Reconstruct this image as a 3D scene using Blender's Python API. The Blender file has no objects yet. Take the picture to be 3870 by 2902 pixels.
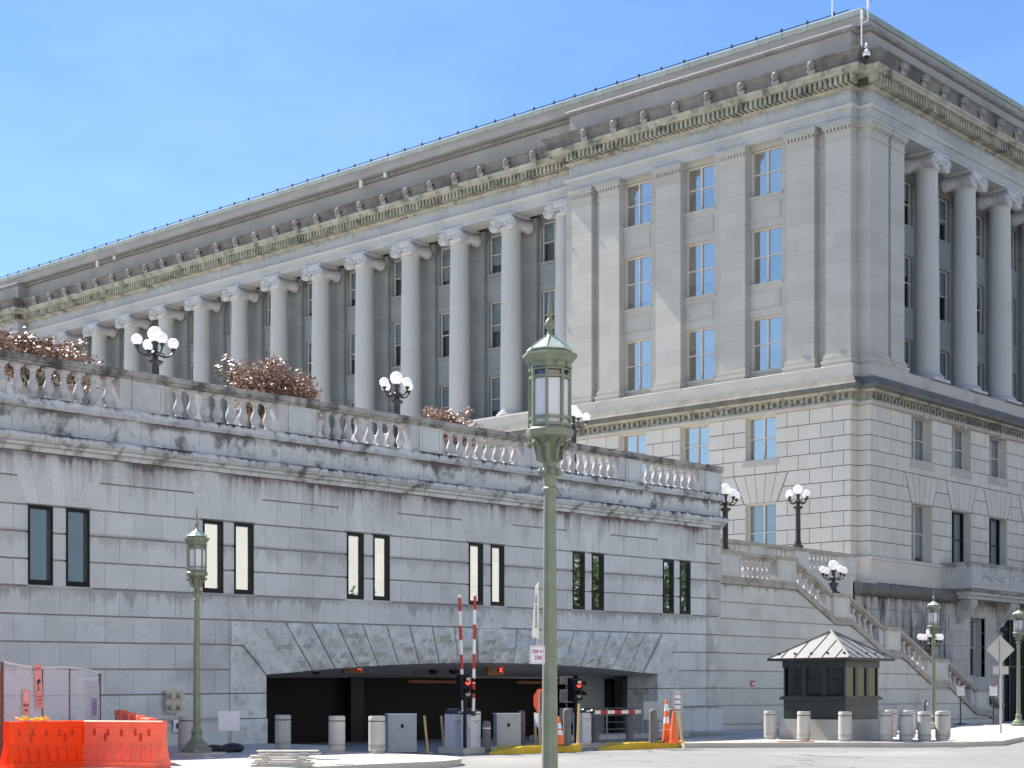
import bpy, math, random
from mathutils import Vector, noise, Matrix
R = math.radians
random.seed(7)
S = bpy.context.scene
COL = S.collection
# ------------------------------------------------------------ camera
TH = 41.9
cam = bpy.data.objects.new('camera', bpy.data.cameras.new('camera'))
COL.objects.link(cam)
cam.location = (0, 0, 1.6)
cam.rotation_euler = (R(90), 0, R(TH - 90))
cam.data.sensor_width = 36
cam.data.lens = 57.79
cam.data.shift_y = 0.3031
cam.data.clip_end = 3000
S.camera = cam
# ------------------------------------------------------------ light
W = bpy.data.worlds.new('World'); S.world = W; W.use_nodes = True
nt = W.node_tree
bg = nt.nodes['Background']
sky = nt.nodes.new('ShaderNodeTexSky'); sky.sky_type = 'NISHITA'; sky.sun_disc = False
ELEV, OFF = 50.5, 5.5
sky.sun_elevation = R(ELEV); sky.sun_rotation = R(-OFF)
sky.air_density = 1.0; sky.dust_density = 0.0; sky.ozone_density = 5.0
hs_ = nt.nodes.new('ShaderNodeHueSaturation'); hs_.inputs['Saturation'].default_value = 1.12
tint_ = nt.nodes.new('ShaderNodeMix'); tint_.data_type = 'RGBA'; tint_.blend_type = 'MULTIPLY'; tint_.inputs[0].default_value = 1
tint_.inputs[7].default_value = (1.04, .93, .95, 1)
tc_ = nt.nodes.new('ShaderNodeTexCoord'); mp_ = nt.nodes.new('ShaderNodeMapping'); mp_.inputs['Scale'].default_value = (2.2, 2.2, 7)
nz_ = nt.nodes.new('ShaderNodeTexNoise'); nz_.inputs['Scale'].default_value = 1.6; nz_.inputs['Detail'].default_value = 7; nz_.inputs['Roughness'].default_value = .6
rg_ = nt.nodes.new('ShaderNodeMapRange'); rg_.inputs[1].default_value = .48; rg_.inputs[2].default_value = .8; rg_.inputs[4].default_value = .07
cl_ = nt.nodes.new('ShaderNodeMix'); cl_.data_type = 'RGBA'; cl_.inputs[7].default_value = (9, 9.5, 10, 1)
nt.links.new(tc_.outputs['Generated'], mp_.inputs[0]); nt.links.new(mp_.outputs[0], nz_.inputs[0]); nt.links.new(nz_.outputs[0], rg_.inputs[0])
nt.links.new(sky.outputs[0], hs_.inputs['Color']); nt.links.new(hs_.outputs[0], tint_.inputs[6])
nt.links.new(tint_.outputs[2], cl_.inputs[6]); nt.links.new(rg_.outputs[0], cl_.inputs[0]); nt.links.new(cl_.outputs[2], bg.inputs[0]); bg.inputs[1].default_value = 0.085
sl = bpy.data.lights.new('sun', 'SUN'); sl.energy = 4.6; sl.angle = R(0.5); sl.color = (1, .935, .83)
so = bpy.data.objects.new('sun', sl); COL.objects.link(so)
tosun = Vector((-math.sin(R(OFF)) * math.cos(R(ELEV)), math.cos(R(OFF)) * math.cos(R(ELEV)), math.sin(R(ELEV))))
so.rotation_euler = tosun.to_track_quat('Z', 'Y').to_euler()
so.location = (0, 0, 60)
S.view_settings.view_transform = 'Standard'; S.view_settings.look = 'None'
S.view_settings.exposure = 1.33; S.view_settings.gamma = 1
S.cycles.max_bounces = 8

# ------------------------------------------------------------ materials
class NG:
    def __init__(s, name):
        s.m = bpy.data.materials.new(name); s.m.use_nodes = True
        s.t = s.m.node_tree; s.b = s.t.nodes['Principled BSDF']
    def n(s, k, **kw):
        x = s.t.nodes.new(k)
        for a, v in kw.items(): setattr(x, a, v)
        return x
    def put(s, sock, v):
        if isinstance(v, bpy.types.NodeSocket): s.t.links.new(v, sock)
        else: sock.default_value = v
    def M(s, op, a, b=0.0, c=0.0, clamp=False):
        x = s.n('ShaderNodeMath', operation=op); x.use_clamp = clamp
        s.put(x.inputs[0], a); s.put(x.inputs[1], b); s.put(x.inputs[2], c)
        return x.outputs[0]
    def noise(s, vec, scale, detail=3, rough=.55):
        x = s.n('ShaderNodeTexNoise'); s.put(x.inputs['Vector'], vec)
        x.inputs['Scale'].default_value = scale; x.inputs['Detail'].default_value = detail
        x.inputs['Roughness'].default_value = rough
        return x.outputs['Fac']
    def vscale(s, vec, xyz):
        x = s.n('ShaderNodeVectorMath', operation='MULTIPLY'); s.put(x.inputs[0], vec); x.inputs[1].default_value = xyz
        return x.outputs[0]
    def ramp(s, v, a, b):
        x = s.n('ShaderNodeMapRange'); s.put(x.inputs[0], v); x.inputs[1].default_value = a; x.inputs[2].default_value = b
        x.interpolation_type = 'SMOOTHSTEP'
        return x.outputs[0]
    def mix(s, f, a, b, mode='MIX'):
        x = s.n('ShaderNodeMix', data_type='RGBA', blend_type=mode)
        s.put(x.inputs[0], f)
        for i, v in ((6, a), (7, b)):
            s.put(x.inputs[i], v if isinstance(v, bpy.types.NodeSocket) else (*v, 1) if len(v) == 3 else v)
        return x.outputs[2]

def stone(name, col, island=.08, mott=.12, msc=.8, fine=.08, patch=None, streak=(), course=None, rough=.85, bump=.25, shear=0, grain=25):
    g = NG(name)
    geo = g.n('ShaderNodeNewGeometry'); pos = geo.outputs['Position']
    sep = g.n('ShaderNodeSeparateXYZ'); g.put(sep.inputs[0], pos)
    X, Y, Z = sep.outputs
    zz = g.M('SUBTRACT', Z, g.M('MULTIPLY', g.M('SUBTRACT', X, 54.33), shear)) if shear else Z
    v = g.M('ADD', 1.0, g.M('MULTIPLY', g.M('SUBTRACT', g.noise(pos, msc, 5), .5), 2 * mott * 1.6))
    v = g.M('ADD', v, g.M('MULTIPLY', g.M('SUBTRACT', g.noise(pos, grain, 2), .5), 2 * fine * 1.6))
    if island: v = g.M('ADD', v, g.M('MULTIPLY', g.M('SUBTRACT', geo.outputs['Random Per Island'], .5), 2 * island))
    if course:
        z0, h, amt = course
        row = g.M('FLOOR', g.M('DIVIDE', g.M('SUBTRACT', zz, z0), h))
        uu = g.M('FLOOR', g.M('DIVIDE', g.M('ADD', g.M('ADD', X, Y), g.M('MULTIPLY', row, .77)), 2.1))
        wn = g.n('ShaderNodeTexWhiteNoise', noise_dimensions='2D')
        cx = g.n('ShaderNodeCombineXYZ'); g.put(cx.inputs[0], row); g.put(cx.inputs[1], uu); g.put(wn.inputs[0], cx.outputs[0])
        v = g.M('ADD', v, g.M('MULTIPLY', g.M('SUBTRACT', wn.outputs[0], .5), 2 * amt))
        fz = g.M('FRACT', g.M('DIVIDE', g.M('SUBTRACT', zz, z0), h))
        jl = g.M('LESS_THAN', fz, .03 / h)
        v = g.M('SUBTRACT', v, g.M('MULTIPLY', jl, .16))
    cs = g.n('ShaderNodeVectorMath', operation='SCALE'); cs.inputs[0].default_value = col[:3]; g.put(cs.inputs[3], v)
    c = cs.outputs[0]
    if patch:
        for (pc, sc, lo, hi, amt, *zs) in patch:
            pv = g.vscale(pos, (1, 1, zs[0])) if zs else pos
            f = g.M('MULTIPLY', g.ramp(g.noise(pv, sc, 6, .65), lo, hi), amt)
            c = g.mix(f, c, pc)
    for (zt, ln, st, pc) in streak:
        d = g.M('SUBTRACT', zt, zz)
        m = g.M('MULTIPLY', g.M('GREATER_THAN', d, -.02), g.M('SUBTRACT', 1.0, g.M('DIVIDE', d, ln), clamp=True))
        nn = g.noise(g.vscale(pos, (1, 1, .10)), 3.2, 5, .7)
        n2 = g.noise(g.vscale(pos, (1, 1, .6)), .55, 2, .5)
        f = g.M('MULTIPLY', g.ramp(g.M('ADD', nn, g.M('MULTIPLY', g.M('POWER', m, 3.0), .42)), .60, .80), g.M('MULTIPLY', g.ramp(n2, .25, .55), g.ramp(m, 0.0, .25)))
        c = g.mix(g.M('MULTIPLY', f, st, clamp=True), c, pc)
    g.put(g.b.inputs['Base Color'], c); g.b.inputs['Roughness'].default_value = rough
    g.b.inputs['Specular IOR Level'].default_value = .25
    bp = g.n('ShaderNodeBump'); bp.inputs['Strength'].default_value = bump; bp.inputs['Distance'].default_value = .02
    g.put(bp.inputs['Height'], g.noise(pos, grain * .7, 3)); g.t.links.new(bp.outputs[0], g.b.inputs['Normal'])
    return g.m

def paving(name, col, pitch):
    m = stone(name, col, island=0, mott=.12, msc=.6, fine=.08, patch=[((.32, .31, .29), .5, .55, .8, .5), ((.15, .14, .13), 2.5, .62, .8, .5)])
    t = m.node_tree; b = t.nodes['Principled BSDF']; src = b.inputs['Base Color'].links[0].from_socket
    g = NG.__new__(NG); g.m = m; g.t = t; g.b = b
    geo = g.n('ShaderNodeNewGeometry'); sep = g.n('ShaderNodeSeparateXYZ'); g.put(sep.inputs[0], geo.outputs['Position'])
    fx = g.M('FRACT', g.M('DIVIDE', sep.outputs[0], pitch)); fy = g.M('FRACT', g.M('DIVIDE', sep.outputs[1], pitch))
    j = g.M('MAXIMUM', g.M('LESS_THAN', fx, .022 / pitch), g.M('LESS_THAN', fy, .03 / pitch))
    cx = g.n('ShaderNodeCombineXYZ'); g.put(cx.inputs[0], g.M('FLOOR', g.M('DIVIDE', sep.outputs[0], pitch))); g.put(cx.inputs[1], g.M('FLOOR', g.M('DIVIDE', sep.outputs[1], pitch)))
    wn = g.n('ShaderNodeTexWhiteNoise', noise_dimensions='2D'); g.put(wn.inputs[0], cx.outputs[0])
    sc = g.n('ShaderNodeVectorMath', operation='SCALE'); g.put(sc.inputs[0], src); g.put(sc.inputs[3], g.M('ADD', .88, g.M('MULTIPLY', wn.outputs[0], .24)))
    g.put(b.inputs['Base Color'], g.mix(g.M('MULTIPLY', j, .75), sc.outputs[0], (.12, .11, .10)))
    return m

def plain(name, col, rough=.5, metal=0, mott=.08, sc=6, emit=None, spec=.4):
    g = NG(name)
    geo = g.n('ShaderNodeNewGeometry')
    v = g.M('ADD', 1.0, g.M('MULTIPLY', g.M('SUBTRACT', g.noise(geo.outputs['Position'], sc, 4), .5), 3 * mott))
    cs = g.n('ShaderNodeVectorMath', operation='SCALE'); cs.inputs[0].default_value = col[:3]; g.put(cs.inputs[3], v)
    g.put(g.b.inputs['Base Color'], cs.outputs[0])
    g.b.inputs['Roughness'].default_value = rough; g.b.inputs['Metallic'].default_value = metal
    g.b.inputs['Specular IOR Level'].default_value = spec
    if emit:
        g.b.inputs['Emission Color'].default_value = (*emit[0], 1); g.b.inputs['Emission Strength'].default_value = emit[1]
    return g.m

def glass(name, refl=.45, tint=(.85, .9, 1), rough=.01, wob=.02):
    g = NG(name); t = g.t
    gl = g.n('ShaderNodeBsdfGlossy'); gl.inputs['Color'].default_value = (*tint, 1); gl.inputs['Roughness'].default_value = rough
    tr = g.n('ShaderNodeBsdfTransparent'); tr.inputs[0].default_value = (.75, .8, .82, 1)
    mx = g.n('ShaderNodeMixShader'); mx.inputs[0].default_value = refl
    bp = g.n('ShaderNodeBump'); bp.inputs['Strength'].default_value = wob; bp.inputs['Distance'].default_value = .05
    geo = g.n('ShaderNodeNewGeometry'); g.put(bp.inputs['Height'], g.noise(geo.outputs['Position'], 1.5, 2))
    t.links.new(bp.outputs[0], gl.inputs['Normal'])
    t.links.new(tr.outputs[0], mx.inputs[1]); t.links.new(gl.outputs[0], mx.inputs[2])
    t.links.new(mx.outputs[0], t.nodes['Material Output'].inputs[0])
    return g.m

def milky(name, col=(.92, .92, .95), f=.5):
    g = NG(name); t = g.t
    d = g.n('ShaderNodeBsdfDiffuse'); d.inputs[0].default_value = (*col, 1)
    tr = g.n('ShaderNodeBsdfTranslucent'); tr.inputs[0].default_value = (*col, 1)
    gl = g.n('ShaderNodeBsdfGlossy'); gl.inputs['Roughness'].default_value = .15
    m1 = g.n('ShaderNodeMixShader'); m1.inputs[0].default_value = f
    m2 = g.n('ShaderNodeMixShader'); m2.inputs[0].default_value = .05
    t.links.new(d.outputs[0], m1.inputs[1]); t.links.new(tr.outputs[0], m1.inputs[2])
    t.links.new(m1.outputs[0], m2.inputs[1]); t.links.new(gl.outputs[0], m2.inputs[2])
    t.links.new(m2.outputs[0], t.nodes['Material Output'].inputs[0])
    return g.m

BLK = (.035, .03, .04); BRN = (.12, .10, .07)
SH = .0095
m_granite = stone('grey_granite', (.565, .60, .595), island=.055, mott=.13, fine=.17, shear=SH,
                  streak=[(8.26, .75, .95, BLK), (4.74, .9, .45, (.10, .08, .09)), (8.26, 2.2, .45, (.2, .16, .17)), (6.2, 1.2, .35, (.2, .17, .17)), (1.15, .5, .5, (.16, .15, .15))], patch=[((.26, .25, .27), .35, .5, .8, .55), ((.34, .31, .28), 1.6, .55, .8, .5)])
m_gran_st = stone('weathered_granite', (.54, .57, .575), island=.05, mott=.2, fine=.12, shear=SH,
                  streak=[(10.8, .35, 1.0, BLK), (9.68, .3, 1.0, BLK), (9.36, .6, .8, (.09, .08, .09)), (8.72, .35, .95, BLK)],
                  patch=[((.07, .065, .06), 1.4, .50, .68, .8), ((.2, .17, .13), 3.0, .5, .8, .5)])
m_rail = stone('blackened_rail_stone', (.36, .35, .33), island=.1, mott=.35, msc=2.5, fine=.15, shear=SH, patch=[((.05, .045, .045), 1.3, .42, .66, .85)])
m_balus = stone('pale_baluster_stone', (.50, .50, .51), island=.05, mott=.1, msc=2)
m_rock = stone('rock_faced_granite', (.57, .605, .60), island=.08, mott=.3, msc=2.2, fine=.2, bump=.8, patch=[((.12, .10, .08), 1.1, .55, .75, .7), ((.30, .31, .31), 2.5, .53, .7, .6)])
m_stairstone = stone('sandy_granite', (.54, .555, .525), island=.05, mott=.1, fine=.1,
                     streak=[(6.15, .6, .6, (.1, .09, .08))], patch=[((.23, .21, .17), .5, .5, .8, .55)])
m_stairrail = stone('stained_stair_stone', (.37, .355, .32), island=.06, mott=.25, msc=2, patch=[((.09, .08, .06), 1.5, .5, .72, .75)])
m_lime = stone('pale_limestone', (.455, .445, .40), island=.03, mott=.06, msc=.4, fine=.05, course=(19.5, .79, .055), bump=.12)
m_limecool = stone('cool_limestone', (.44, .455, .445), island=.03, mott=.1, msc=.35, fine=.05, bump=.12, patch=[((.27, .29, .33), .25, .45, .7, .55)],
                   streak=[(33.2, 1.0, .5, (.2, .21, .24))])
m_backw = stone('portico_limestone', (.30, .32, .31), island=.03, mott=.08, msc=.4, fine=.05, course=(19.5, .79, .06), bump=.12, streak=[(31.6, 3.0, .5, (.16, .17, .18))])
m_col = stone('column_limestone', (.49, .495, .465), island=0, mott=.06, msc=.6, fine=.05, grain=9, bump=.15)
m_cap = stone('capital_limestone', (.52, .52, .53), island=.03, mott=.15, msc=2, patch=[((.22, .21, .2), 2.2, .55, .8, .5)])
m_corn = stone('yellowed_cornice', (.37, .36, .295), island=.10, mott=.3, msc=1.2, patch=[((.09, .085, .075), 1.1, .47, .68, .85)])
m_sima = stone('sooty_gutter_stone', (.19, .185, .17), island=.06, mott=.3, msc=.9, patch=[((.08, .078, .075), .55, .42, .66, .8)])
m_attic = stone('taupe_attic_stone', (.36, .345, .315), island=.03, mott=.15, msc=.5, fine=.06, course=(34.5, 2.3, .05), patch=[((.12, .115, .12), .3, .55, .8, .5)])
m_torus = stone('attic_moulding_stone', (.26, .25, .245), island=.03, mott=.2, msc=1.5, patch=[((.13, .13, .14), 1.0, .45, .75, .6)])
m_green = stone('green_copper_coping', (.30, .34, .31), island=.08, mott=.2, msc=1.5, patch=[((.16, .17, .15), 2, .55, .8, .5)])
m_rust = stone('rusticated_limestone', (.60, .575, .51), island=.045, mott=.08, msc=.8, fine=.07, bump=.2, patch=[((.50, .46, .38), .35, .55, .8, .35)])
m_groove = stone('joint_mortar', (.17, .165, .155), island=0, mott=.1)
m_sootshade = stone('sooty_shaded_recess_stone', (.10, .095, .08), mott=.3)  # soot and the shade between the dentils, both put into this colour
m_groovew = stone('dark_granite_joint', (.34, .32, .315), island=0, mott=.25, msc=2)
m_quoin = stone('blotchy_quoin_granite', (.46, .475, .455), island=.1, mott=.3, msc=1.8, fine=.15, bump=.7, shear=SH, patch=[((.30, .25, .19), 1.3, .52, .75, .5)])
m_vol = stone('lit_volute_stone', (.54, .545, .53), island=.02, mott=.1, msc=2)  # paler than the capital: light on the scrolls put into the colour
m_lion = stone('grey_lion_stone', (.30, .29, .27), island=.05, mott=.3, msc=2)
m_ledge = stone('dirty_ledge_stone', (.16, .155, .14), island=.05, mott=.3, msc=1.0, patch=[((.10, .095, .09), .8, .45, .7, .6)])
m_plinthst = stone('pedestal_limestone', (.46, .44, .40), island=.04, mott=.12, msc=.8, patch=[((.24, .23, .22), .45, .52, .75, .6)])
m_black = stone('black_streaked_stone', (.46, .45, .43), island=.06, mott=.15, streak=[(6.95, 1.2, 1, (.03, .03, .035))], patch=[((.035, .035, .04), 2.6, .45, .66, .9, .09), ((.12, .12, .13), .5, .45, .7, .6), ((.05, .05, .05), 1.3, .52, .7, .6, .3)])
m_base2 = stone('grey_basement_stone', (.50, .495, .47), island=.06, mott=.15, streak=[(6.9, 2.0, .8, (.1, .1, .1))], patch=[((.25, .25, .25), .6, .52, .8, .6)])
m_balc = stone('balcony_stone', (.50, .50, .48), island=.05, mott=.2, streak=[(8.9, .9, .6, (.08, .08, .085)), (7.4, .5, .7, (.05, .05, .055))], patch=[((.22, .22, .22), .8, .5, .75, .6)])
m_conc = stone('pale_concrete', (.50, .48, .43), island=.05, mott=.12, msc=1.5, fine=.08)
m_boll = stone('bollard_concrete', (.46, .45, .43), island=.0, mott=.14, msc=3, fine=.16, grain=60, bump=.35, streak=[(.36, .25, .5, (.2, .19, .17))], patch=[((.28, .27, .25), 3, .55, .75, .6)])
m_walk = paving('sidewalk_concrete', (.47, .45, .41), 1.52)
m_asph = stone('worn_asphalt', (.22, .22, .215), island=0, mott=.12, msc=.35, fine=.28, grain=45, bump=.5, patch=[((.17, .17, .17), .22, .52, .7, .55), ((.12, .12, .12), 1.7, .60, .66, .45), ((.36, .35, .33), .12, .5, .7, .5)])
def crack(m):
    t = m.node_tree; b = t.nodes['Principled BSDF']; src = b.inputs['Base Color'].links[0].from_socket
    g = NG.__new__(NG); g.m = m; g.t = t; g.b = b
    geo = g.n('ShaderNodeNewGeometry'); nz = g.n('ShaderNodeTexNoise'); nz.inputs['Scale'].default_value = .8; nz.inputs['Detail'].default_value = 5; g.put(nz.inputs[0], geo.outputs['Position'])
    ad = g.n('ShaderNodeVectorMath', operation='MULTIPLY_ADD'); g.put(ad.inputs[0], nz.outputs['Color']); ad.inputs[1].default_value = (1.6, 1.6, 0); g.put(ad.inputs[2], geo.outputs['Position'])
    vo = g.n('ShaderNodeTexVoronoi', feature='DISTANCE_TO_EDGE'); vo.inputs['Scale'].default_value = .16; g.put(vo.inputs['Vector'], ad.outputs[0])
    c = g.M('SUBTRACT', 1.0, g.ramp(vo.outputs['Distance'], .002, .008))
    g.put(b.inputs['Base Color'], g.mix(g.M('MULTIPLY', c, .7), src, (.05, .05, .05)))
crack(m_asph)
m_trim = plain('buff_window_frame', (.62, .57, .52), .6)
m_trimd = plain('dark_window_frame', (.008, .009, .013), .35, spec=.2)
m_glassL = glass('sky_reflecting_glass', .46, (1, .92, .82), wob=.05)
m_glassR = glass('dull_window_glass', .13, (.9, .9, .9), wob=.05)
m_glassW = glass('mirror_window_glass', .6, (.93, .97, 1.0), rough=.015, wob=.012)
m_walk2 = stone('grey_booth_concrete', (.36, .355, .34), island=0, mott=.15, msc=1.5)
m_glassB = glass('booth_glass', .08, (.85, .95, .92), wob=.02)
[n for n in m_glassB.node_tree.nodes if n.type == 'BSDF_TRANSPARENT'][0].inputs[0].default_value = (.28, .36, .34, 1)
m_blind = plain('window_blind', (.75, .78, .80), .8)
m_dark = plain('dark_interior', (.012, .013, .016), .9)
m_postg = plain('sage_green_paint', (.185, .215, .155), .45, mott=.2, sc=5)
m_milk = milky('frosted_lantern_glass', (.78, .80, .88), .35)
m_globe = milky('opal_globe_glass', (.95, .95, .96), .5)
m_iron = plain('dark_bronze_iron', (.035, .032, .034), .38, mott=.2)
m_orange = stone('orange_plastic', (.93, .06, .005), island=0, mott=.1, msc=2, fine=.05, patch=[((.55, .09, .04), 3, .55, .75, .6), ((.8, .25, .15), 6, .62, .75, .5)], rough=.45, bump=.1)
m_orange2 = stone('sunbleached_orange_plastic', (.95, .15, .085), island=0, mott=.1, msc=2, fine=.05, patch=[((.6, .14, .09), 3, .53, .75, .6), ((.9, .35, .25), 6, .6, .75, .5)], rough=.5, bump=.1)
m_cone = plain('cone_orange_rubber', (.9, .16, .04), .5)
m_yellow = plain('yellow_kerb_paint', (.62, .42, .03), .6, mott=.25, sc=3)
m_ypost = plain('faded_yellow_paint', (.62, .48, .2), .55)
m_white = plain('white_paint', (.78, .78, .78), .45)
m_signw = plain('white_sign_sheet', (.82, .80, .82), .35, mott=.03)
m_red = plain('red_paint', (.45, .03, .025), .4)
m_navy = plain('dark_teal_hood', (.012, .03, .055), .35)
m_cab = plain('pale_grey_cabinet', (.62, .64, .68), .4, mott=.05)
m_cabg = plain('grey_cabinet', (.36, .40, .42), .45, mott=.08)
m_gpost = stone('grey_painted_steel', (.17, .165, .165), island=0, mott=.2, msc=5, fine=.25, grain=50)
m_txt = plain('black_lettering', (.02, .02, .02), .5)
m_txtr = plain('red_lettering', (.45, .05, .12), .5)
m_booth = plain('dark_olive_grey_paint', (.04, .048, .048), .35, mott=.12, sc=3)
m_roofm = plain('pale_roof_metal', (.28, .28, .265), .38, .1, mott=.1)
m_seam = plain('dark_roof_seam', (.03, .03, .035), .4)
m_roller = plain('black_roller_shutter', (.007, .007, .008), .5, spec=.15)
m_soffit = plain('grey_plaster_soffit', (.62, .60, .58), .8)
m_inner = plain('dim_garage_wall', (.24, .27, .28), .8)
m_rsteel = plain('rusty_fence_steel', (.16, .09, .075), .6, .2, mott=.3, sc=20)
m_wire = plain('galvanised_wire', (.8, .79, .78), .5, .0)
m_pink = plain('faded_pink_sign', (.9, .38, .33), .5)
m_alum = plain('dull_aluminium', (.42, .42, .41), .45, .5)
m_redlit = plain('lit_red_lens', (.6, .03, .02), .3, emit=((1, .08, .05), .6))
m_greenl = plain('unlit_green_lens', (.35, .45, .35), .3)
m_signal = plain('rusty_orange_housing', (.30, .11, .02), .6, mott=.3)
m_leafred = plain('copper_leaf', (.36, .22, .16), .4, mott=.5, sc=9, spec=.7)
m_leafgrn = plain('green_leaf', (.05, .09, .025), .45, mott=.3, sc=4)
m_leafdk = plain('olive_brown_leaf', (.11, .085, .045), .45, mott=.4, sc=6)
m_bark = plain('brown_bark', (.08, .06, .045), .9, mott=.2)
m_cream = stone('cream_facade', (.45, .435, .38), island=0, mott=.08, msc=.2, course=(0, 2.4, .05))
m_darksign = plain('dark_toned_sign', (.2, .2, .17), .6)  # even dark tone for the notices on the garage post
m_bag = plain('black_sandbag', (.015, .015, .02), .5)
m_brass = plain('steel_fittings', (.5, .48, .42), .35, .6)
m_wood = plain('weathered_white_board', (.62, .58, .52), .7, mott=.25, sc=5)

# ------------------------------------------------------------ mesh helpers
class MB:
    def __init__(s): s.v = []; s.f = []; s.T = None; s.mi = []; s.cur = 0
    def add(s, vs, fs):
        o = len(s.v)
        s.v += [tuple(s.T(*q)) if s.T else tuple(q) for q in vs]
        s.f += [tuple(i + o for i in f) for f in fs]; s.mi += [s.cur] * len(fs)
    def box(s, x0, x1, y0, y1, z0, z1):
        s.add([(x0, y0, z0), (x1, y0, z0), (x1, y1, z0), (x0, y1, z0), (x0, y0, z1), (x1, y0, z1), (x1, y1, z1), (x0, y1, z1)],
              [(0, 3, 2, 1), (4, 5, 6, 7), (0, 1, 5, 4), (1, 2, 6, 5), (2, 3, 7, 6), (3, 0, 4, 7)])
        return s
    def cbox(s, c, d, rz=0, tilt=0):
        hx, hy, hz = d[0] / 2, d[1] / 2, d[2] / 2
        M = Matrix.Rotation(rz, 3, 'Z') @ Matrix.Rotation(tilt, 3, 'Y')
        vs = [M @ Vector((a * hx, b * hy, e * hz)) + Vector(c) for e in (-1, 1) for a, b in ((-1, -1), (1, -1), (1, 1), (-1, 1))]
        s.add(vs, [(0, 3, 2, 1), (4, 5, 6, 7), (0, 1, 5, 4), (1, 2, 6, 5), (2, 3, 7, 6), (3, 0, 4, 7)]); return s
    def poly(s, pts, y0, y1):        # polygon in (x,z), extruded along y
        n = len(pts)
        s.add([(a, y0, b) for a, b in pts] + [(a, y1, b) for a, b in pts],
              [tuple(range(n)), tuple(range(2 * n - 1, n - 1, -1))] + [(i, i + n, (i + 1) % n + n, (i + 1) % n) for i in range(n)]); return s
    def plan(s, pts, z0, z1):        # polygon in (x,y), extruded along z
        n = len(pts)
        s.add([(a, b, z0) for a, b in pts] + [(a, b, z1) for a, b in pts],
              [tuple(range(n - 1, -1, -1)), tuple(range(n, 2 * n))] + [(i, (i + 1) % n, (i + 1) % n + n, i + n) for i in range(n)]); return s
    def lathe(s, prof, c=(0, 0, 0), seg=16, rot=0.0, ax='z', sc=1):
        vs = []; fs = []
        for r, z in prof:
            for k in range(seg):
                a = rot + 2 * math.pi * k / seg
                u, v = r * math.cos(a) * sc, r * math.sin(a) * sc; z_ = z * sc
                p = (u, v, z_) if ax == 'z' else ((u, z_, v) if ax == 'y' else (z_, u, v))
                vs.append((p[0] + c[0], p[1] + c[1], p[2] + c[2]))
        m = len(prof)
        for i in range(m - 1):
            for k in range(seg):
                a, b = i * seg + k, i * seg + (k + 1) % seg
                fs.append((a, b, b + seg, a + seg))
        if prof[0][0] > 0: fs.append(tuple(range(seg - 1, -1, -1)))
        if prof[-1][0] > 0: fs.append(tuple((m - 1) * seg + k for k in range(seg)))
        s.add(vs, fs); return s
    def ball(s, c, r, seg=16, sz=1.0):
        n = seg // 2
        return s.lathe([(max(1e-4, r * math.sin(math.pi * i / n)), -r * sz * math.cos(math.pi * i / n)) for i in range(n + 1)], c, seg)
    def tube(s, pts, r, seg=8):
        pts = [Vector(p) for p in pts]; vs = []; fs = []
        for i, p in enumerate(pts):
            d = (pts[min(i + 1, len(pts) - 1)] - pts[max(i - 1, 0)]).normalized()
            up = Vector((0, 0, 1)) if abs(d.z) < .95 else Vector((1, 0, 0))
            a = d.cross(up).normalized(); b = d.cross(a)
            rr = r[i] if isinstance(r, (list, tuple)) else r
            for k in range(seg):
                t = 2 * math.pi * k / seg
                vs.append(p + (a * math.cos(t) + b * math.sin(t)) * rr)
        for i in range(len(pts) - 1):
            for k in range(seg):
                q, w = i * seg + k, i * seg + (k + 1) % seg
                fs.append((q, w, w + seg, q + seg))
        fs.append(tuple(range(seg - 1, -1, -1))); fs.append(tuple((len(pts) - 1) * seg + k for k in range(seg)))
        s.add(vs, fs); return s
    def sweep(s, path, prof):        # plan path [(x,y)], outward = right-hand side of travel; prof closed [(p,z)]
        P = [Vector(p) for p in path]; n = len(P); m = len(prof); vs = []
        for i in range(n):
            d0 = (P[i] - P[i - 1]).normalized() if i else None
            d1 = (P[i + 1] - P[i]).normalized() if i < n - 1 else None
            n0 = Vector((d0.y, -d0.x)) if d0 else None; n1 = Vector((d1.y, -d1.x)) if d1 else None
            if n0 and n1:
                b = (n0 + n1); mv = b / max(.2, (1 + n0.dot(n1)))
            else: mv = n0 or n1
            for p, z in prof: vs.append((P[i].x + mv.x * p, P[i].y + mv.y * p, z))
        fs = [tuple(range(m)), tuple((n - 1) * m + k for k in range(m - 1, -1, -1))]
        for i in range(n - 1):
            for k in range(m):
                a, b = i * m + k, i * m + (k + 1) % m
                fs.append((a, a + m, b + m, b))
        s.add(vs, fs); return s
    def mesh(s, name, mat, smooth=0):
        me = bpy.data.meshes.new(name); me.from_pydata(s.v, [], s.f)
        ms = mat if isinstance(mat, (list, tuple)) else [mat]
        for q in ms: me.materials.append(q)
        if len(ms) > 1: me.polygons.foreach_set('material_index', s.mi)
        import bmesh
        b = bmesh.new(); b.from_mesh(me); bmesh.ops.recalc_face_normals(b, faces=b.faces); b.to_mesh(me); b.free()
        if smooth:
            me.shade_smooth()
            try: me.set_sharp_from_angle(angle=R(smooth))
            except Exception: pass
        me.update(); return me
    def build(s, name, mat, parent=None, smooth=0, loc=None, rz=0):
        o = bpy.data.objects.new(name, s.mesh(name, mat, smooth)); COL.objects.link(o)
        if parent:
            o.parent = parent
            if loc is None:
                base = Vector(parent.location)
                if parent.parent: base = Vector((0, 0, 0))
                loc = -base if parent.get('worldparts') else (0, 0, 0)
        o.location = loc or (0, 0, 0); o.rotation_euler = (0, 0, rz)
        return o

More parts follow.
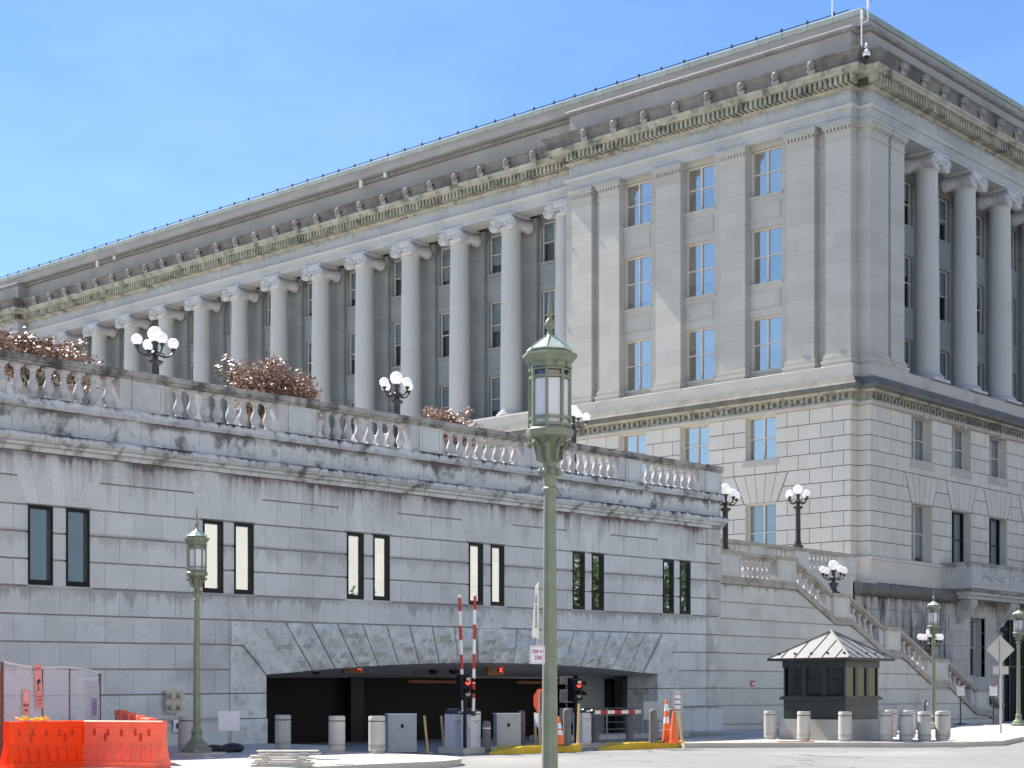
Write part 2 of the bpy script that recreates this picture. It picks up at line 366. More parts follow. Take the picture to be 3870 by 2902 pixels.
def tag(o, label, cat, group=None):
    o['label'] = label; o['category'] = cat
    if group: o['group'] = group
    return o
def empty(name, loc, label, cat, group=None, rz=0, world=False):
    o = bpy.data.objects.new(name, None); COL.objects.link(o); o.empty_display_size = .3
    o.location = loc; o.rotation_euler = (0, 0, rz); tag(o, label, cat, group)
    if world: o['worldparts'] = 1
    return o
def dup(o, loc=None, rz=None, label=None, parent=None):
    c = o.copy(); COL.objects.link(c)
    if loc is not None: c.location = loc
    if rz is not None: c.rotation_euler = (0, 0, rz)
    if label: c['label'] = label
    if parent: c.parent = parent
    for ch in [q for q in COL.objects if q.parent == o]: dup(ch, parent=c)
    return c
def inst(mesh, name, parent, loc, rz=0, sc=None):
    o = bpy.data.objects.new(name, mesh); COL.objects.link(o); o.parent = parent
    base = Vector(parent.location) if parent.get('worldparts') else Vector((0, 0, 0))
    o.location = Vector(loc) - base; o.rotation_euler = (0, 0, rz)
    if sc: o.scale = sc
    return o
def struct(name, mb, mat):
    o = mb.build(name, mat); o['kind'] = 'structure'; return o
def text(name, body, size, parent, loc, rot, mat, ext=.003, bold=0, maxw=None):
    cu = bpy.data.curves.new('lettering', 'FONT'); cu.body = body; cu.size = size; cu.align_x = 'CENTER'; cu.align_y = 'CENTER'; cu.extrude = ext; cu.offset = bold
    cu.space_line = .95
    t = bpy.data.objects.new('tmp', cu); COL.objects.link(t)
    bpy.context.view_layer.update()
    me = bpy.data.meshes.new_from_object(t.evaluated_get(bpy.context.evaluated_depsgraph_get()))
    bpy.data.objects.remove(t); me.name = name; me.materials.clear(); me.materials.append(mat)
    if maxw and len(me.vertices):
        w_ = max(v.co.x for v in me.vertices) - min(v.co.x for v in me.vertices)
        if w_ > maxw:
            for v in me.vertices: v.co.x *= maxw / w_
    o = bpy.data.objects.new(name, me); COL.objects.link(o); o.parent = parent; o.location = loc; o.rotation_euler = rot
    return o

def holes_wall(mb, u0, u1, z0, z1, pf, pb, holes):
    us = sorted({u0, u1, *[h[0] for h in holes], *[h[1] for h in holes]}); us = [u for u in us if u0 <= u <= u1]
    for a, b in zip(us, us[1:]):
        c = (a + b) / 2; hs = sorted([(h[2], h[3]) for h in holes if h[0] < c < h[1]]); z = z0
        for lo, hi in hs:
            if lo > z: mb.box(a, b, pf, pb, z, lo)
            z = max(z, hi)
        if z < z1: mb.box(a, b, pf, pb, z, z1)
def blocks(mb, u0, u1, rows, length, pf, pb, holes=(), gv=.012, gh=.045, off=None, shear=0, jit=.0):
    for i, (z0, z1) in enumerate(zip(rows, rows[1:])):
        zc = (z0 + z1) / 2; segs = [(u0, u1)]
        for h in holes:
            if h[2] < zc < h[3]:
                ns = []
                for a, b in segs:
                    if h[1] <= a or h[0] >= b: ns.append((a, b)); continue
                    if h[0] > a: ns.append((a, h[0]))
                    if h[1] < b: ns.append((h[1], b))
                segs = ns
        st = (off if off is not None else 0) + (length / 2 if i % 2 else 0)
        for a, b in segs:
            k = math.floor((a - st) / length); cuts = [a]
            x = st + (k + 1) * length
            while x < b - .22 * length:
                if x > a + .22 * length: cuts.append(x)
                x += length
            cuts.append(b)
            for p, q in zip(cuts, cuts[1:]):
                d = random.uniform(-jit, jit)
                ga = 0 if p == a else gv / 2; gb = 0 if q == b else gv / 2
                mb.box(p + ga, q - gb, pf + d, pb, z0 + gh / 2, z1 - gh / 2)

# ------------------------------------------------------------ ground
struct('street', MB().box(-400, 900, -400, 900, -.5, 0), m_asph)
arc = [(28 - 3 + 3 * math.cos(R(a)), 25 + 3 + 3 * math.sin(R(a))) for a in range(-90, 1, 10)]
mbk = MB(); lw = [(-60, 25)] + arc + [(28.6, 33), (31.3, 34.5), (31.3, 38.02), (-60, 38.02)]
inner = [(-60, 25.18)] + [(25 + 2.82 * math.cos(R(a)), 28 + 2.82 * math.sin(R(a))) for a in range(-90, 1, 10)] + [(28.4, 33.1), (31.1, 34.6), (31.1, 38.02), (-60, 38.02)]
struct('sidewalk', MB().plan(inner, -.1, .154), m_walk)
struct('kerb', MB().plan(lw, -.1, .15), m_conc)
rw = [(40.6, 30.5), (39.9, 28.9), (41.5, 27.6), (43.2, 26.2), (44.6, 24.4), (46.2, 23.2), (48.5, 22.9), (53, 24.4), (62, 26.4), (80, 27.4), (160, 28), (160, 38.3), (50.7, 38.3), (50.7, 34), (44, 32)]
ri = [(40.8, 30.4), (40.15, 28.95), (41.65, 27.75), (43.35, 26.35), (44.75, 24.55), (46.3, 23.4), (48.5, 23.1), (53, 24.6), (62, 26.6), (80, 27.6), (159.8, 28.2), (159.8, 38.3), (50.9, 38.3), (50.9, 34), (44.1, 31.8)]
struct('sidewalk', MB().plan(ri, -.1, .154), m_walk)
struct('kerb', MB().plan(rw, -.1, .15), m_conc)
struct('terrain', MB().box(-60, 56, 44, 260, 0, 9.2).box(56, 74, 43, 260, 0, 7.0).box(74, 260, 49, 260, 0, .3), m_walk)

# ============================================================ OFFICE BUILDING
XL, YR, Y1, X1 = 75.5, 43.3, 44.05, 76.2
ob = empty('office_building', (XL, Y1, 0), 'huge pale limestone government office building with tall ionic columns above the terrace', 'building', world=True)
YA, YB, XE = 63.15, 123.8, 112
SB = .87
base_path = [(XL, 145), (XL, Y1), (X1, Y1), (X1, YR), (XE, YR)]
ent_path = [(XL, 145), (XL, YB), (XL + SB, YB), (XL + SB, YA), (XL, YA), (XL, Y1), (X1, Y1), (X1, YR), (XE, YR)]
top_path = [(XL, 145), (XL, Y1), (XL, YR), (XE, YR)]
# travel is -y then +x: outward on right of travel? d=(0,-1) -> (d.y,-d.x)=(-1,0) OK ; d=(1,0)->(0,-1) OK
def sw(name, mat, path, prof, smooth=0):
    return MB().sweep(path, prof).build(name, mat, ob, smooth)
# entablature
sw('architrave', m_limecool, ent_path, [(-1.35, 31.62), (0, 31.62), (0, 31.8), (.03, 31.8), (.03, 32.0), (.06, 32.0), (.06, 32.12), (.2, 32.17), (.28, 32.3), (.05, 32.34), (-1.35, 32.34)])
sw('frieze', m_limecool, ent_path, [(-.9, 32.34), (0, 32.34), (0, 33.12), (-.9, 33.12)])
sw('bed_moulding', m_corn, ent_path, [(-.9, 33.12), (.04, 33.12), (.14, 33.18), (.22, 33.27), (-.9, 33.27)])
sw('dentil_recess', m_sootshade, ent_path, [(-.9, 33.27), (.26, 33.27), (.26, 33.68), (-.9, 33.68)])
sw('corona', m_corn, ent_path, [(-.9, 33.68), (.92, 33.68), (.95, 33.72), (.95, 33.86), (1.02, 33.9), (1.06, 34.02), (-.9, 34.02)])
sw('gutter_moulding', m_sima, ent_path, [(-.9, 34.02), (.92, 34.02), (.98, 34.2), (1.0, 34.4), (1.1, 34.62), (1.2, 34.66), (1.2, 34.76), (.8, 34.76), (.6, 34.5), (-.9, 34.5)])
sw('attic_wall', m_attic, ent_path, [(-1.6, 34.5), (-.02, 34.5), (-.02, 36.14), (-1.6, 36.14)])
sw('attic_moulding', m_torus, ent_path, [(-1.6, 36.14), (0, 36.14), (.14, 36.17), (.22, 36.25), (.22, 36.34), (.14, 36.42), (0, 36.45), (-1.6, 36.45)], 50)
rp = [(XL + .3, 145), (XL + .3, YR + .3), (XE, YR + .3)]
sw('attic_wall', m_attic, rp, [(-1.9, 36.3), (-.6, 36.3), (-.6, 36.93), (-1.9, 36.93)]) if 0 else None
sw('attic_band', m_attic, rp, [(-2.2, 36.4), (.05, 36.4), (.05, 36.93), (-2.2, 36.93)])
cpf = [(-2.2, 36.93), (.13, 36.93), (.16, 36.98), (.16, 37.24), (.08, 37.3), (-2.2, 37.3)]
mb = MB(); mb.sweep([(XL + .3, 45.2), (XL + .3, YR + .3), (77, YR + .3)], cpf)
for i in range(64): mb.sweep([(XL + .3, 45.22 + (i + 1) * 1.55 - .025), (XL + .3, 45.22 + i * 1.55)], cpf)
for i in range(22): mb.sweep([(77.025 + i * 1.55, YR + .3), (77 + (i + 1) * 1.55, YR + .3)], cpf)
mb.build('roof_coping', m_green, ob)
mb = MB().box(XL + 2.2, XE, YR + 2.2, 145, 7, 36.9)
mb.build('core_wall', m_attic, ob) if 0 else MB().plan([(XL + 1.5, 145), (XL + 1.5, YB), (XL + 3.6, YB), (XL + 3.6, YA), (XL + 1.5, YA), (XL + 1.5, Y1 + 1.4), (X1 + 3.6, Y1 + 1.4), (X1 + 3.6, YR + 4), (XE, YR + 4), (XE, 145)], 7, 36.2).build('core_wall', m_attic, ob)
MB().box(XL + 1.9, XE, YR + 2.0, 145, 36.25, 37.2).build('roof', m_attic, ob)
# dentils
def dentil_run(mb, T, u0, u1, flip=False):
    mb.T = T; n = int(abs(u1 - u0) / .305)
    for i in range(n):
        u = u0 + (u1 - u0) * (i + .5) / n; mb.box(u - .08, u + .08, .2, .74, 33.26, 33.675)
TL = lambda u, p, z: (XL - p, u, z)
TLs = lambda u, p, z: (XL + SB - p, u, z)
TR = lambda u, p, z: (u, YR - p, z)
for a_ in ((TL, Y1 - .6, YA - .3), (TLs, YA + .1, YB), (TL, YB, 144), (TR, X1 - .6, XE)):
    mb = MB(); dentil_run(mb, *a_); mb.build('dentil_course', m_corn, ob)
# lion heads on the gutter
lh = MB()
lh.ball((0, -.12, .36), .19, 10, 1.15).ball((0, -.26, .28), .10, 8, .9).ball((-.13, -.1, .5), .06, 6).ball((.13, -.1, .5), .06, 6)
lh.box(-.09, .09, -.36, -.1, .30, .38).box(-.07, .07, -.30, -.1, .14, .2)
for i in range(11):
    a = math.pi * (i / 10) * 2 - .3; lh.ball((.2 * math.cos(a), -.04, .34 + .24 * math.sin(a)), .075, 6)
lh.ball((-.16, -.05, .08), .1, 6).ball((.16, -.05, .08), .1, 6).box(-.2, .2, -.08, .05, -.1, .1)
lhm = lh.mesh('lion_head', m_lion, 60)
y = 46.0
for i in range(8): inst(lhm, 'lion_head', ob, (XL - 1.04, 45.75 + i * 2.19, 34.1), R(-90))
for i in range(28): inst(lhm, 'lion_head', ob, (XL + SB - 1.04, 63.6 + i * 2.2, 34.1), R(-90))
for i in range(14): inst(lhm, 'lion_head', ob, (77.7 + i * 2.25, YR - 1.04, 34.1), 0)
# pilasters
def pilaster(T, a, b, deep=.6):
    mb = MB(); mb.T = T
    mb.box(a, b, -deep, 0, 19.5, 31.0)
    for j in range(14):                                # thin course joints are in the material
        pass
    mb.box(a - .12, b + .12, -deep, .2, 18.8, 18.98); mb.box(a - .16, b + .16, -deep, .24, 18.98, 19.12)
    mb.box(a - .08, b + .08, -deep, .12, 19.12, 19.26); mb.box(a - .1, b + .1, -deep, .15, 19.26, 19.36); mb.box(a - .04, b + .04, -deep, .05, 19.36, 19.5)
    mb.box(a - .03, b + .03, -deep, .05, 30.62, 30.7)
    mb.box(a - .02, b + .02, -deep, .04, 31.0, 31.12)
    n = max(4, int((b - a) / .19))
    for i in range(n):
        u = a + (b - a) * (i + .5) / n; mb.box(u - .055, u + .055, -.1, .17, 31.1, 31.28)
    mb.box(a, b, -deep, .0, 31.12, 31.27)
    mb.box(a - .12, b + .12, -deep, .18, 31.27, 31.42); mb.box(a - .17, b + .17, -deep, .24, 31.42, 31.5); mb.box(a - .14, b + .14, -deep, .2, 31.5, 31.61)
    return mb
for a, b in [(Y1, 45.55), (46.24, 47.94), (50.61, 52.32), (54.95, 56.7), (59.35, 60.85), (61.43, 62.95)]:
    pilaster(TL, a, b).build('pilaster', m_lime, ob)
for a, b in [(124.2, 125.7), (126.3, 127.9), (130.6, 132.3), (135, 136.7)]:
    pilaster(TL, a, b).build('pilaster', m_lime, ob)
pilaster(TR, X1, 78.12, .7).build('pilaster', m_lime, ob)
pilaster(TR, 78.36, 79.84, .7).build('pilaster', m_lime, ob)
# corner notch pier
mb = MB(); mb.plan([(XL + .55, Y1 + .01), (X1 - .02, Y1 + .01), (X1 + .01, Y1 - .02), (X1 + .01, YR + .55), (X1 + 1.8, YR + .55), (X1 + 1.8, Y1 + 1.2), (XL + .55, Y1 + 1.2)], 18.8, 31.62)
mb.build('corner_pier', m_lime, ob)
# pavilion wall with windows
BAYS = [49.56, 53.97, 58.38]; ROWS = [(19.3, 22.22), (24.05, 27.07), (28.85, 31.38)]
mb = MB(); mb.T = TL
hs = [(c - 1.0, c + 1.0, a, b) for c in BAYS for a, b in ROWS]
holes_wall(mb, Y1 + .2, YA + .6, 18.8, 31.62, -.45, -.9, hs)
for c in BAYS:
    for (a, b) in ((22.22, 24.05), (27.07, 28.85)):
        zc = (a + b) / 2
        for q in ((c - .95, c + .95, zc + .42, zc + .47), (c - .95, c + .95, zc - .5, zc - .45), (c - .95, c - .9, zc - .45, zc + .42), (c + .9, c + .95, zc - .45, zc + .42)):
            mb.box(q[0], q[1], -.45, -.415, q[2], q[3])
mb.build('upper_wall', m_lime, ob)
mb = MB(); mb.T = TL
for c in BAYS:
    for a, b in ROWS: mb.box(c - 1.1, c + 1.1, -.5, -.38, a - .14, a)
mb.build('window_sills', m_lime, ob)
# left far pavilion wall
mb = MB(); mb.T = TL; mb.box(YB, 145, -.95, -.6, 18.8, 31.62); mb.build('upper_wall', m_lime, ob)

# window template (front toward -Y, origin bottom centre)
def win_meshes(w, h, fm, gm, blind=.5, frame=.075, cross=True, key=''):
    f = MB(); hw = w / 2
    f.box(-hw, -hw + frame, -.06, .1, 0, h).box(hw - frame, hw, -.06, .1, 0, h).box(-hw + frame, hw - frame, -.06, .1, h - frame, h).box(-hw + frame, hw - frame, -.06, .1, 0, frame)
    f.box(-.05, .05, -.05, .09, frame, h - frame)
    if cross:
        f.box(-hw + frame, -.05, -.035, .08, h * .5 - .03, h * .5 + .03).box(.05, hw - frame, -.035, .08, h * .5 - .03, h * .5 + .03)
    p = MB().box(-hw + .02, hw - .02, .03, .04, .02, h - .02)
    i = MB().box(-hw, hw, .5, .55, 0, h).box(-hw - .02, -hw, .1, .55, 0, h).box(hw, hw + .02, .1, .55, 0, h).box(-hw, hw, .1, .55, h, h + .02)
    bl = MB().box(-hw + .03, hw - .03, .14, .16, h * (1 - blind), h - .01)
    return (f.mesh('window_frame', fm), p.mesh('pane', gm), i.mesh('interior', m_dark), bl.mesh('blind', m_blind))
def window(parent, meshes, loc, rz):
    o = inst(meshes[0], 'window', parent, loc, rz)
    for nm, me in zip(('pane', 'room_interior', 'blind'), meshes[1:]):
        c = bpy.data.objects.new(nm, me); COL.objects.link(c); c.parent = o
    return o
WT = {}
def wt(w, h, fm, gm, bl, key, cross=True):
    k = (w, h, key, bl, cross)
    if k not in WT: WT[k] = win_meshes(w, h, fm, gm, bl, cross=cross)
    return WT[k]
bls = [.62, .5, .97, .38, .75, .55, .45, .85, .35]
j = 0
for c in BAYS:
    for a, b in ROWS:
        window(ob, wt(2.0, round(b - a, 2), m_trim, m_glassL, bls[j % 9], 'L'), (XL + .72, c, a), R(-90)); j += 1
# colonnade back wall
YC = [64.72 + 4.5 * k for k in range(13)]
XC, XBK = XL + SB + .72, 78.2
mb = MB(); mb.T = lambda u, p, z: (XBK - p, u, z)
hs = []
for k in range(len(YC)):
    c = YC[k] + 2.25
    for a, b in ROWS: hs.append((c - 1.0, c + 1.0, a, b))
holes_wall(mb, YA + .3, YB, 18.8, 32.2, -.32, -.7, hs)
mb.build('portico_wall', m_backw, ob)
for k in range(len(YC)):
    mb = MB(); mb.T = lambda u, p, z: (XBK - p, u, z)
    c = YC[k]
    mb.box(c - 1.12, c + 1.12, -.33, 0, 18.95, 30.95).box(c - 1.2, c + 1.2, -.33, .08, 30.95, 31.1).box(c - 1.28, c + 1.28, -.33, .16, 31.1, 31.6)
    mb.box(c - 1.2, c + 1.2, -.33, .08, 18.95, 19.4).box(c - 1.0, c - .9, 0, .03, 19.6, 30.7).box(c + .9, c + 1.0, 0, .03, 19.6, 30.7)
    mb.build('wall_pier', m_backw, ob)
for k in range(len(YC)):
    for a, b in ROWS:
        window(ob, wt(2.0, round(b - a, 2), m_trim, m_glassR, bls[(k * 3 + int(a)) % 9], 'C'), (XBK + .55, YC[k] + 2.25, a), R(-90))
mb = MB(); mb.T = lambda u, p, z: (XBK - p, u, z)
for k in range(len(YC)):
    c = YC[k] + 2.25
    for a, b in ROWS: mb.box(c - 1.08, c + 1.08, -.33, -.22, a - .16, a)
    for (a, b) in ((22.22, 24.05), (27.07, 28.85)):
        zc = (a + b) / 2
        mb.box(c - .85, c + .85, -.33, -.29, zc - .45, zc + .4)
mb.build('spandrel_panels', m_backw, ob)
# portico floor, ceiling and beams
MB().box(XL + .1, XBK + 1, YA - .2, YB, 18.5, 18.95).build('portico_floor', m_plinthst, ob)
mb = MB().box(XL + SB + 1.3, XBK + .4, YA, YB, 32.0, 32.3)
for c in YC: mb.box(XL + SB + 1.3, XBK + .35, c - .5, c + .5, 31.62, 31.99).box(XL + SB + 1.3, XBK + .35, c - .62, c + .62, 31.86, 31.99)
mb.build('portico_ceiling', m_limecool, ob)
MB().box(XL + .5, XBK + .4, YA - .35, YA - .02, 18.8, 31.6).build('pavilion_return', m_lime, ob)
MB().box(XL + .05, XBK + .4, YB + .02, YB + .4, 18.8, 31.6).build('pavilion_return', m_lime, ob)

# columns
def spiral(c, r0, turns, sgn, y):
    pts = []
    for i in range(int(turns * 14) + 1):
        t = i / 14 * 2 * math.pi; r = r0 * (1 - .8 * i / (turns * 14))
        pts.append((c[0] + sgn * -r * math.sin(t) * -1, y, c[1] + r * math.cos(t)))
    return pts
def column_meshes(r0, r1, key):
    zs = 18.95; H = 31.62 - zs
    sh = MB(); prof = [(r0 * 1.12, .42), (r0 * 1.02, .46), (r0, .6)]
    for i in range(1, 11):
        t = i / 10; prof.append((r0 + (r1 - r0) * (t ** 1.5), .6 + (H - .6 - 1.0) * t))
    prof += [(r1 * 1.05, H - .98), (r1 * 1.05, H - .93)]
    sh.lathe(prof, (0, 0, zs), 28)
    ba = MB(); e = r0 * 1.36
    ba.box(-e, e, -e, e, zs, zs + .13)
    ba.lathe([(r0 * 1.3, .13), (r0 * 1.36, .17), (r0 * 1.36, .23), (r0 * 1.28, .28), (r0 * 1.16, .29), (r0 * 1.13, .33), (r0 * 1.2, .35), (r0 * 1.22, .39), (r0 * 1.14, .43), (r0 * .9, .43)], (0, 0, zs), 28)
    ca = MB(); vof = MB(); vob = MB(); zt = 31.62; vr = .41; vx = r1 * 1.12
    ca.box(-r1 * 1.5, r1 * 1.5, -r1 * 1.45, r1 * 1.45, zt - .09, zt - .0).box(-r1 * 1.4, r1 * 1.4, -r1 * 1.36, r1 * 1.36, zt - .17, zt - .09)
    ca.lathe([(r1 * .98, -.95), (r1 * 1.12, -.85), (r1 * 1.22, -.7), (r1 * 1.1, -.56), (r1 * .8, -.5)], (0, 0, zt), 28)
    for s_ in (-1, 1):
        x = s_ * vx; L = r1 * 1.42
        ca.lathe([(vr, -L), (vr, -L * .85), (vr * .72, -L * .45), (vr * .6, -.06), (vr * .68, -.05), (vr * .68, .05), (vr * .6, .06), (vr * .72, L * .45), (vr, L * .85), (vr, L)], (x, 0, zt - .57), 18, ax='y')
        for yy in (-L - .015, L + .015):
            vo = vof if yy < 0 else vob
            vo.lathe([(vr * .99, -.03), (vr, 0), (vr * .99, .03)], (x, yy, zt - .57), 20, ax='y'); vo.tube(spiral((x, zt - .57), vr * .93, 2.3, s_, yy + (-.04 if yy < 0 else .04)), .045, 5)
            vo.ball((x, yy + (-.03 if yy < 0 else .03), zt - .57), .08, 8)
    for vo, yy in ((vof, -r1 * 1.4), (vob, r1 * 1.3)): vo.box(-vx, vx, yy, yy + r1 * .1, zt - .42, zt - .18)
    ca.box(-vx, vx, -r1 * 1.3, r1 * 1.3, zt - .4, zt - .17)
    for i in range(5):
        x = (i - 2) * r1 * .36; vof.ball((x, -r1 * 1.3, zt - .52), .1, 8, 1.3)
    return sh.mesh('column_shaft', m_col, 50), ba.mesh('column_base', m_cap, 40), ca.mesh('capital', m_cap, 40), vof.mesh('volute', m_vol, 40), vob.mesh('volute', m_vol, 40)
CM = column_meshes(.71, .61, 'L')
def column(loc, rz):
    o = inst(CM[0], 'column', ob, loc, rz)
    for nm, me in (('column_base', CM[1]), ('capital', CM[2])):
        c = bpy.data.objects.new(nm, me); COL.objects.link(c); c.parent = o
    for me in CM[3:]: v = bpy.data.objects.new('capital_volute', me); COL.objects.link(v); v.parent = o
for y in YC: column((XC, y, 0), R(-90))
# right portico
XCR = [83.7 + 4.57 * k for k in range(7)]
for x in XCR: column((x, YR + .72, 0), 0)
YBK = 46.3
mb = MB(); mb.T = lambda u, p, z: (u, YBK - p, z)
hs = [(81.4 + 4.57 * k - 1, 81.4 + 4.57 * k + 1, a, b) for k in range(7) for a, b in ROWS]
holes_wall(mb, X1 + .6, XE, 18.8, 32.2, -.32, -.7, hs)
for k in range(7):
    c = 83.7 + 4.57 * k; mb.box(c - 1.1, c + 1.1, -.33, 0, 18.95, 31.6)
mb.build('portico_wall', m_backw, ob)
for k in range(6):
    for a, b in ROWS: window(ob, wt(2.0, round(b - a, 2), m_trim, m_glassR, bls[(k * 2 + int(a)) % 9], 'C'), (81.4 + 4.57 * k, YBK + .55, a), 0)
MB().box(X1 + .6, XE, YR + 0.0, YBK + 1, 18.5, 18.95).build('portico_floor', m_plinthst, ob)
mb = MB().box(X1 + .6, XE, YR + 1.35, YBK + .4, 32.0, 32.3)
for c in XCR: mb.box(c - .5, c + .5, YR + 1.35, YBK + .3, 31.62, 31.99)
mb.build('portico_ceiling', m_limecool, ob)
MB().box(78.1, 79.8, YR + .5, YBK + .3, 18.8, 31.6).build('pavilion_return', m_lime, ob)
# pedestal, ledge and lower cornice
sw('pedestal', m_plinthst, base_path, [(-1.2, 18.12), (.28, 18.12), (.28, 18.78), (.2, 18.82), (-1.2, 18.82)])
sw('dark_ledge', m_ledge, base_path, [(-1.2, 17.46), (.55, 17.46), (.72, 17.52), (.74, 17.68), (.6, 17.8), (.42, 18.12), (-1.2, 18.12)])
sw('lower_cornice', m_corn, base_path, [(-1.2, 16.98), (.1, 16.98), (.12, 17.34), (.36, 17.36), (.44, 17.46), (-1.2, 17.46)])
sw('string_moulding', m_plinthst, base_path, [(-1.2, 16.74), (.1, 16.74), (.2, 16.82), (.2, 16.92), (.12, 16.98), (-1.2, 16.98)])
mb = MB()
def orn(T, u0, u1):
    mb.T = T; n = int((u1 - u0) / .36)
    for i in range(n):
        u = u0 + (i + .5) * (u1 - u0) / n
        if i % 2:
            mb.box(u - .028, u + .028, .12, .17, 17.03, 17.32); mb.box(u - .075, u + .075, .12, .17, 17.27, 17.32); mb.box(u - .075, u + .075, .12, .17, 17.0, 17.05)
        else:
            for k in range(7):
                a = 2 * math.pi * k / 7; mb.box(u + .085 * math.cos(a) - .032, u + .085 * math.cos(a) + .032, .12, .17, 17.165 + .1 * math.sin(a) - .03, 17.165 + .1 * math.sin(a) + .03)
            mb.box(u - .03, u + .03, .12, .16, 17.14, 17.19)
orn(TL, Y1, 66); orn(TR, X1, XE); mb.build('rosette_band', m_ledge, ob)
# rusticated storeys
CR = [8.83 + .79 * i for i in range(11)]; CR[-1] = 16.74
L1 = (14.4, 16.99); L2 = (8.95, 12.0)
cw = [49.6, 54.0, 58.4]
hL = [(c - 1.0, c + 1.0, 14.36, 16.74) for c in cw] + [(c - 1.0, c + 1.0, 8.83, 11.99) for c in cw]
def fan(mb, c, zb, zt, wb, wtp, n, pf, pb, g_=.018):
    pf += .012
    for i in range(n):
        a0, a1 = -wb + 2 * wb * i / n, -wb + 2 * wb * (i + 1) / n; b0, b1 = -wtp + 2 * wtp * i / n, -wtp + 2 * wtp * (i + 1) / n
        mb.add([(c + a0 + g_, pf, zb), (c + a1 - g_, pf, zb), (c + b1 - g_, pf, zt), (c + b0 + g_, pf, zt), (c + a0 + g_, pb, zb), (c + a1 - g_, pb, zb), (c + b1 - g_, pb, zt), (c + b0 + g_, pb, zt)],
               [(0, 1, 2, 3), (7, 6, 5, 4), (0, 4, 5, 1), (1, 5, 6, 2), (2, 6, 7, 3), (3, 7, 4, 0)])
mb = MB(); mb.T = TL
fh = [q for c in cw for q in ((c - 1.04, c + 1.04, 11.99, 12.78), (c - 1.4, c + 1.4, 12.78, 13.57))]
blocks(mb, Y1, 84, CR, 1.38, 0, -.25, hL + fh, gv=.04, gh=.045, off=.3)
for c in cw: fan(mb, c, 12.02, 13.54, 1.05, 1.72, 5, 0, -.25)
mb.build('rusticated_wall', m_rust, ob)
m2 = MB(); m2.T = TL
for c in cw: m2.poly([(c - 1.1, 12.0), (c + 1.1, 12.0), (c + 1.77, 13.56), (c - 1.77, 13.56)], .005, -.2)
m2.build('arch_joint', m_groove, ob)
mb = MB(); mb.T = TR
cr = [81.8, 86.45, 91.1, 95.75, 100.4]
hR = [(c - 1.18, c + 1.18, 14.36, 16.74) for c in cr] + [(c - 1.18, c + 1.18, 8.83, 11.99) for c in cr]
fhR = [q for c in cr for q in ((c - 1.2, c + 1.2, 11.99, 12.78), (c - 1.55, c + 1.55, 12.78, 13.57))]
blocks(mb, X1, XE, CR, 1.38, 0, -.25, hR + fhR, gv=.04, gh=.045, off=.4)
for c in cr: fan(mb, c, 12.02, 13.54, 1.2, 1.88, 5, 0, -.25)
mb.build('rusticated_wall', m_rust, ob)
m2 = MB(); m2.T = TR
for c in cr: m2.poly([(c - 1.25, 12.0), (c + 1.25, 12.0), (c + 1.93, 13.56), (c - 1.93, 13.56)], .005, -.2)
m2.build('arch_joint', m_groove, ob)
# notch blocks
mb = MB()
for a, b in zip(CR, CR[1:]): mb.box(XL + .02, X1 + .25, Y1 + .001, Y1 + .3, a + .022, b - .022) if 0 else mb.plan([(XL + .2, Y1 + .002), (X1 + .002, Y1 + .002), (X1 + .002, YR + .2), (X1 + .3, YR + .2), (X1 + .3, Y1 + .3), (XL + .2, Y1 + .3)], a + .022, b - .022)
mb.build('corner_blocks', m_rust, ob)
# backing of rusticated walls
mb = MB(); mb.T = TL; holes_wall(mb, Y1 + .04, 145, 7, 16.9, -.05, -1.2, hL); mb.build('lower_wall', m_groove, ob)
mb = MB(); mb.T = TR; holes_wall(mb, X1 + .04, XE, 7, 16.9, -.05, -1.2, hR); mb.build('lower_wall', m_groove, ob)
mb = MB()
def liner(T, c, hw, z0, z1, dp):
    mb.T = T
    mb.box(c - hw - .01, c - hw + .025, -.02, -dp, z0, z1).box(c + hw - .025, c + hw + .01, -.02, -dp, z0, z1).box(c - hw, c + hw, -.02, -dp, z1 - .03, z1 + .01)
for c in cw: liner(TL, c, 1.0, 14.36, 16.74, .5); liner(TL, c, 1.0, 8.83, 11.99, .5)
for c in cr: liner(TR, c, 1.18, 14.36, 16.74, .6); liner(TR, c, 1.18, 8.83, 11.99, .6)
mb.build('window_reveals', m_rust, ob)
for i, c in enumerate(cw):
    window(ob, wt(2.0, 2.38, m_trim, m_glassL, [.5, .4, .6][i], 'L'), (XL + .42, c, 14.36), R(-90))
    window(ob, wt(2.0, 3.15, m_trim, m_glassR, [.98, .98, .98][i], 'L2'), (XL + .42, c, 8.84), R(-90))
for i, c in enumerate(cr):
    window(ob, wt(2.3, 2.38, m_trim, m_glassR, .98 if i % 2 else .9, 'R'), (c, YR + .52, 14.36), 0)
    window(ob, wt(2.3, 3.15, m_trim if i == 0 else m_trimd, m_glassR, .9 if i == 0 else .97, 'R2' + str(i > 0)), (c, YR + .52, 8.84), 0)
# sills
mb = MB(); mb.T = TL
for c in cw: mb.box(c - 1.15, c + 1.15, -.5, .03, 14.0, 14.36)
mb.T = TR
for c in cr: mb.box(c - 1.25, c + 1.25, -.9, .03, 13.9, 14.36)
mb.build('window_sills', m_plinthst, ob)
mb = MB(); mb.T = TR
for c in cr: mb.box(c - .16, c + .16, -.2, .26, 16.6, 16.9)
mb.build('window_keystones', m_plinthst, ob)
low_path = [(XL, 100), (XL, Y1), (X1, Y1), (X1, YR), (XE, YR)]
sw('base_course', m_rust, low_path, [(-1.2, 7.4), (.12, 7.4), (.12, 8.6), (.2, 8.66), (.2, 8.78), (.08, 8.83), (-1.2, 8.83)])
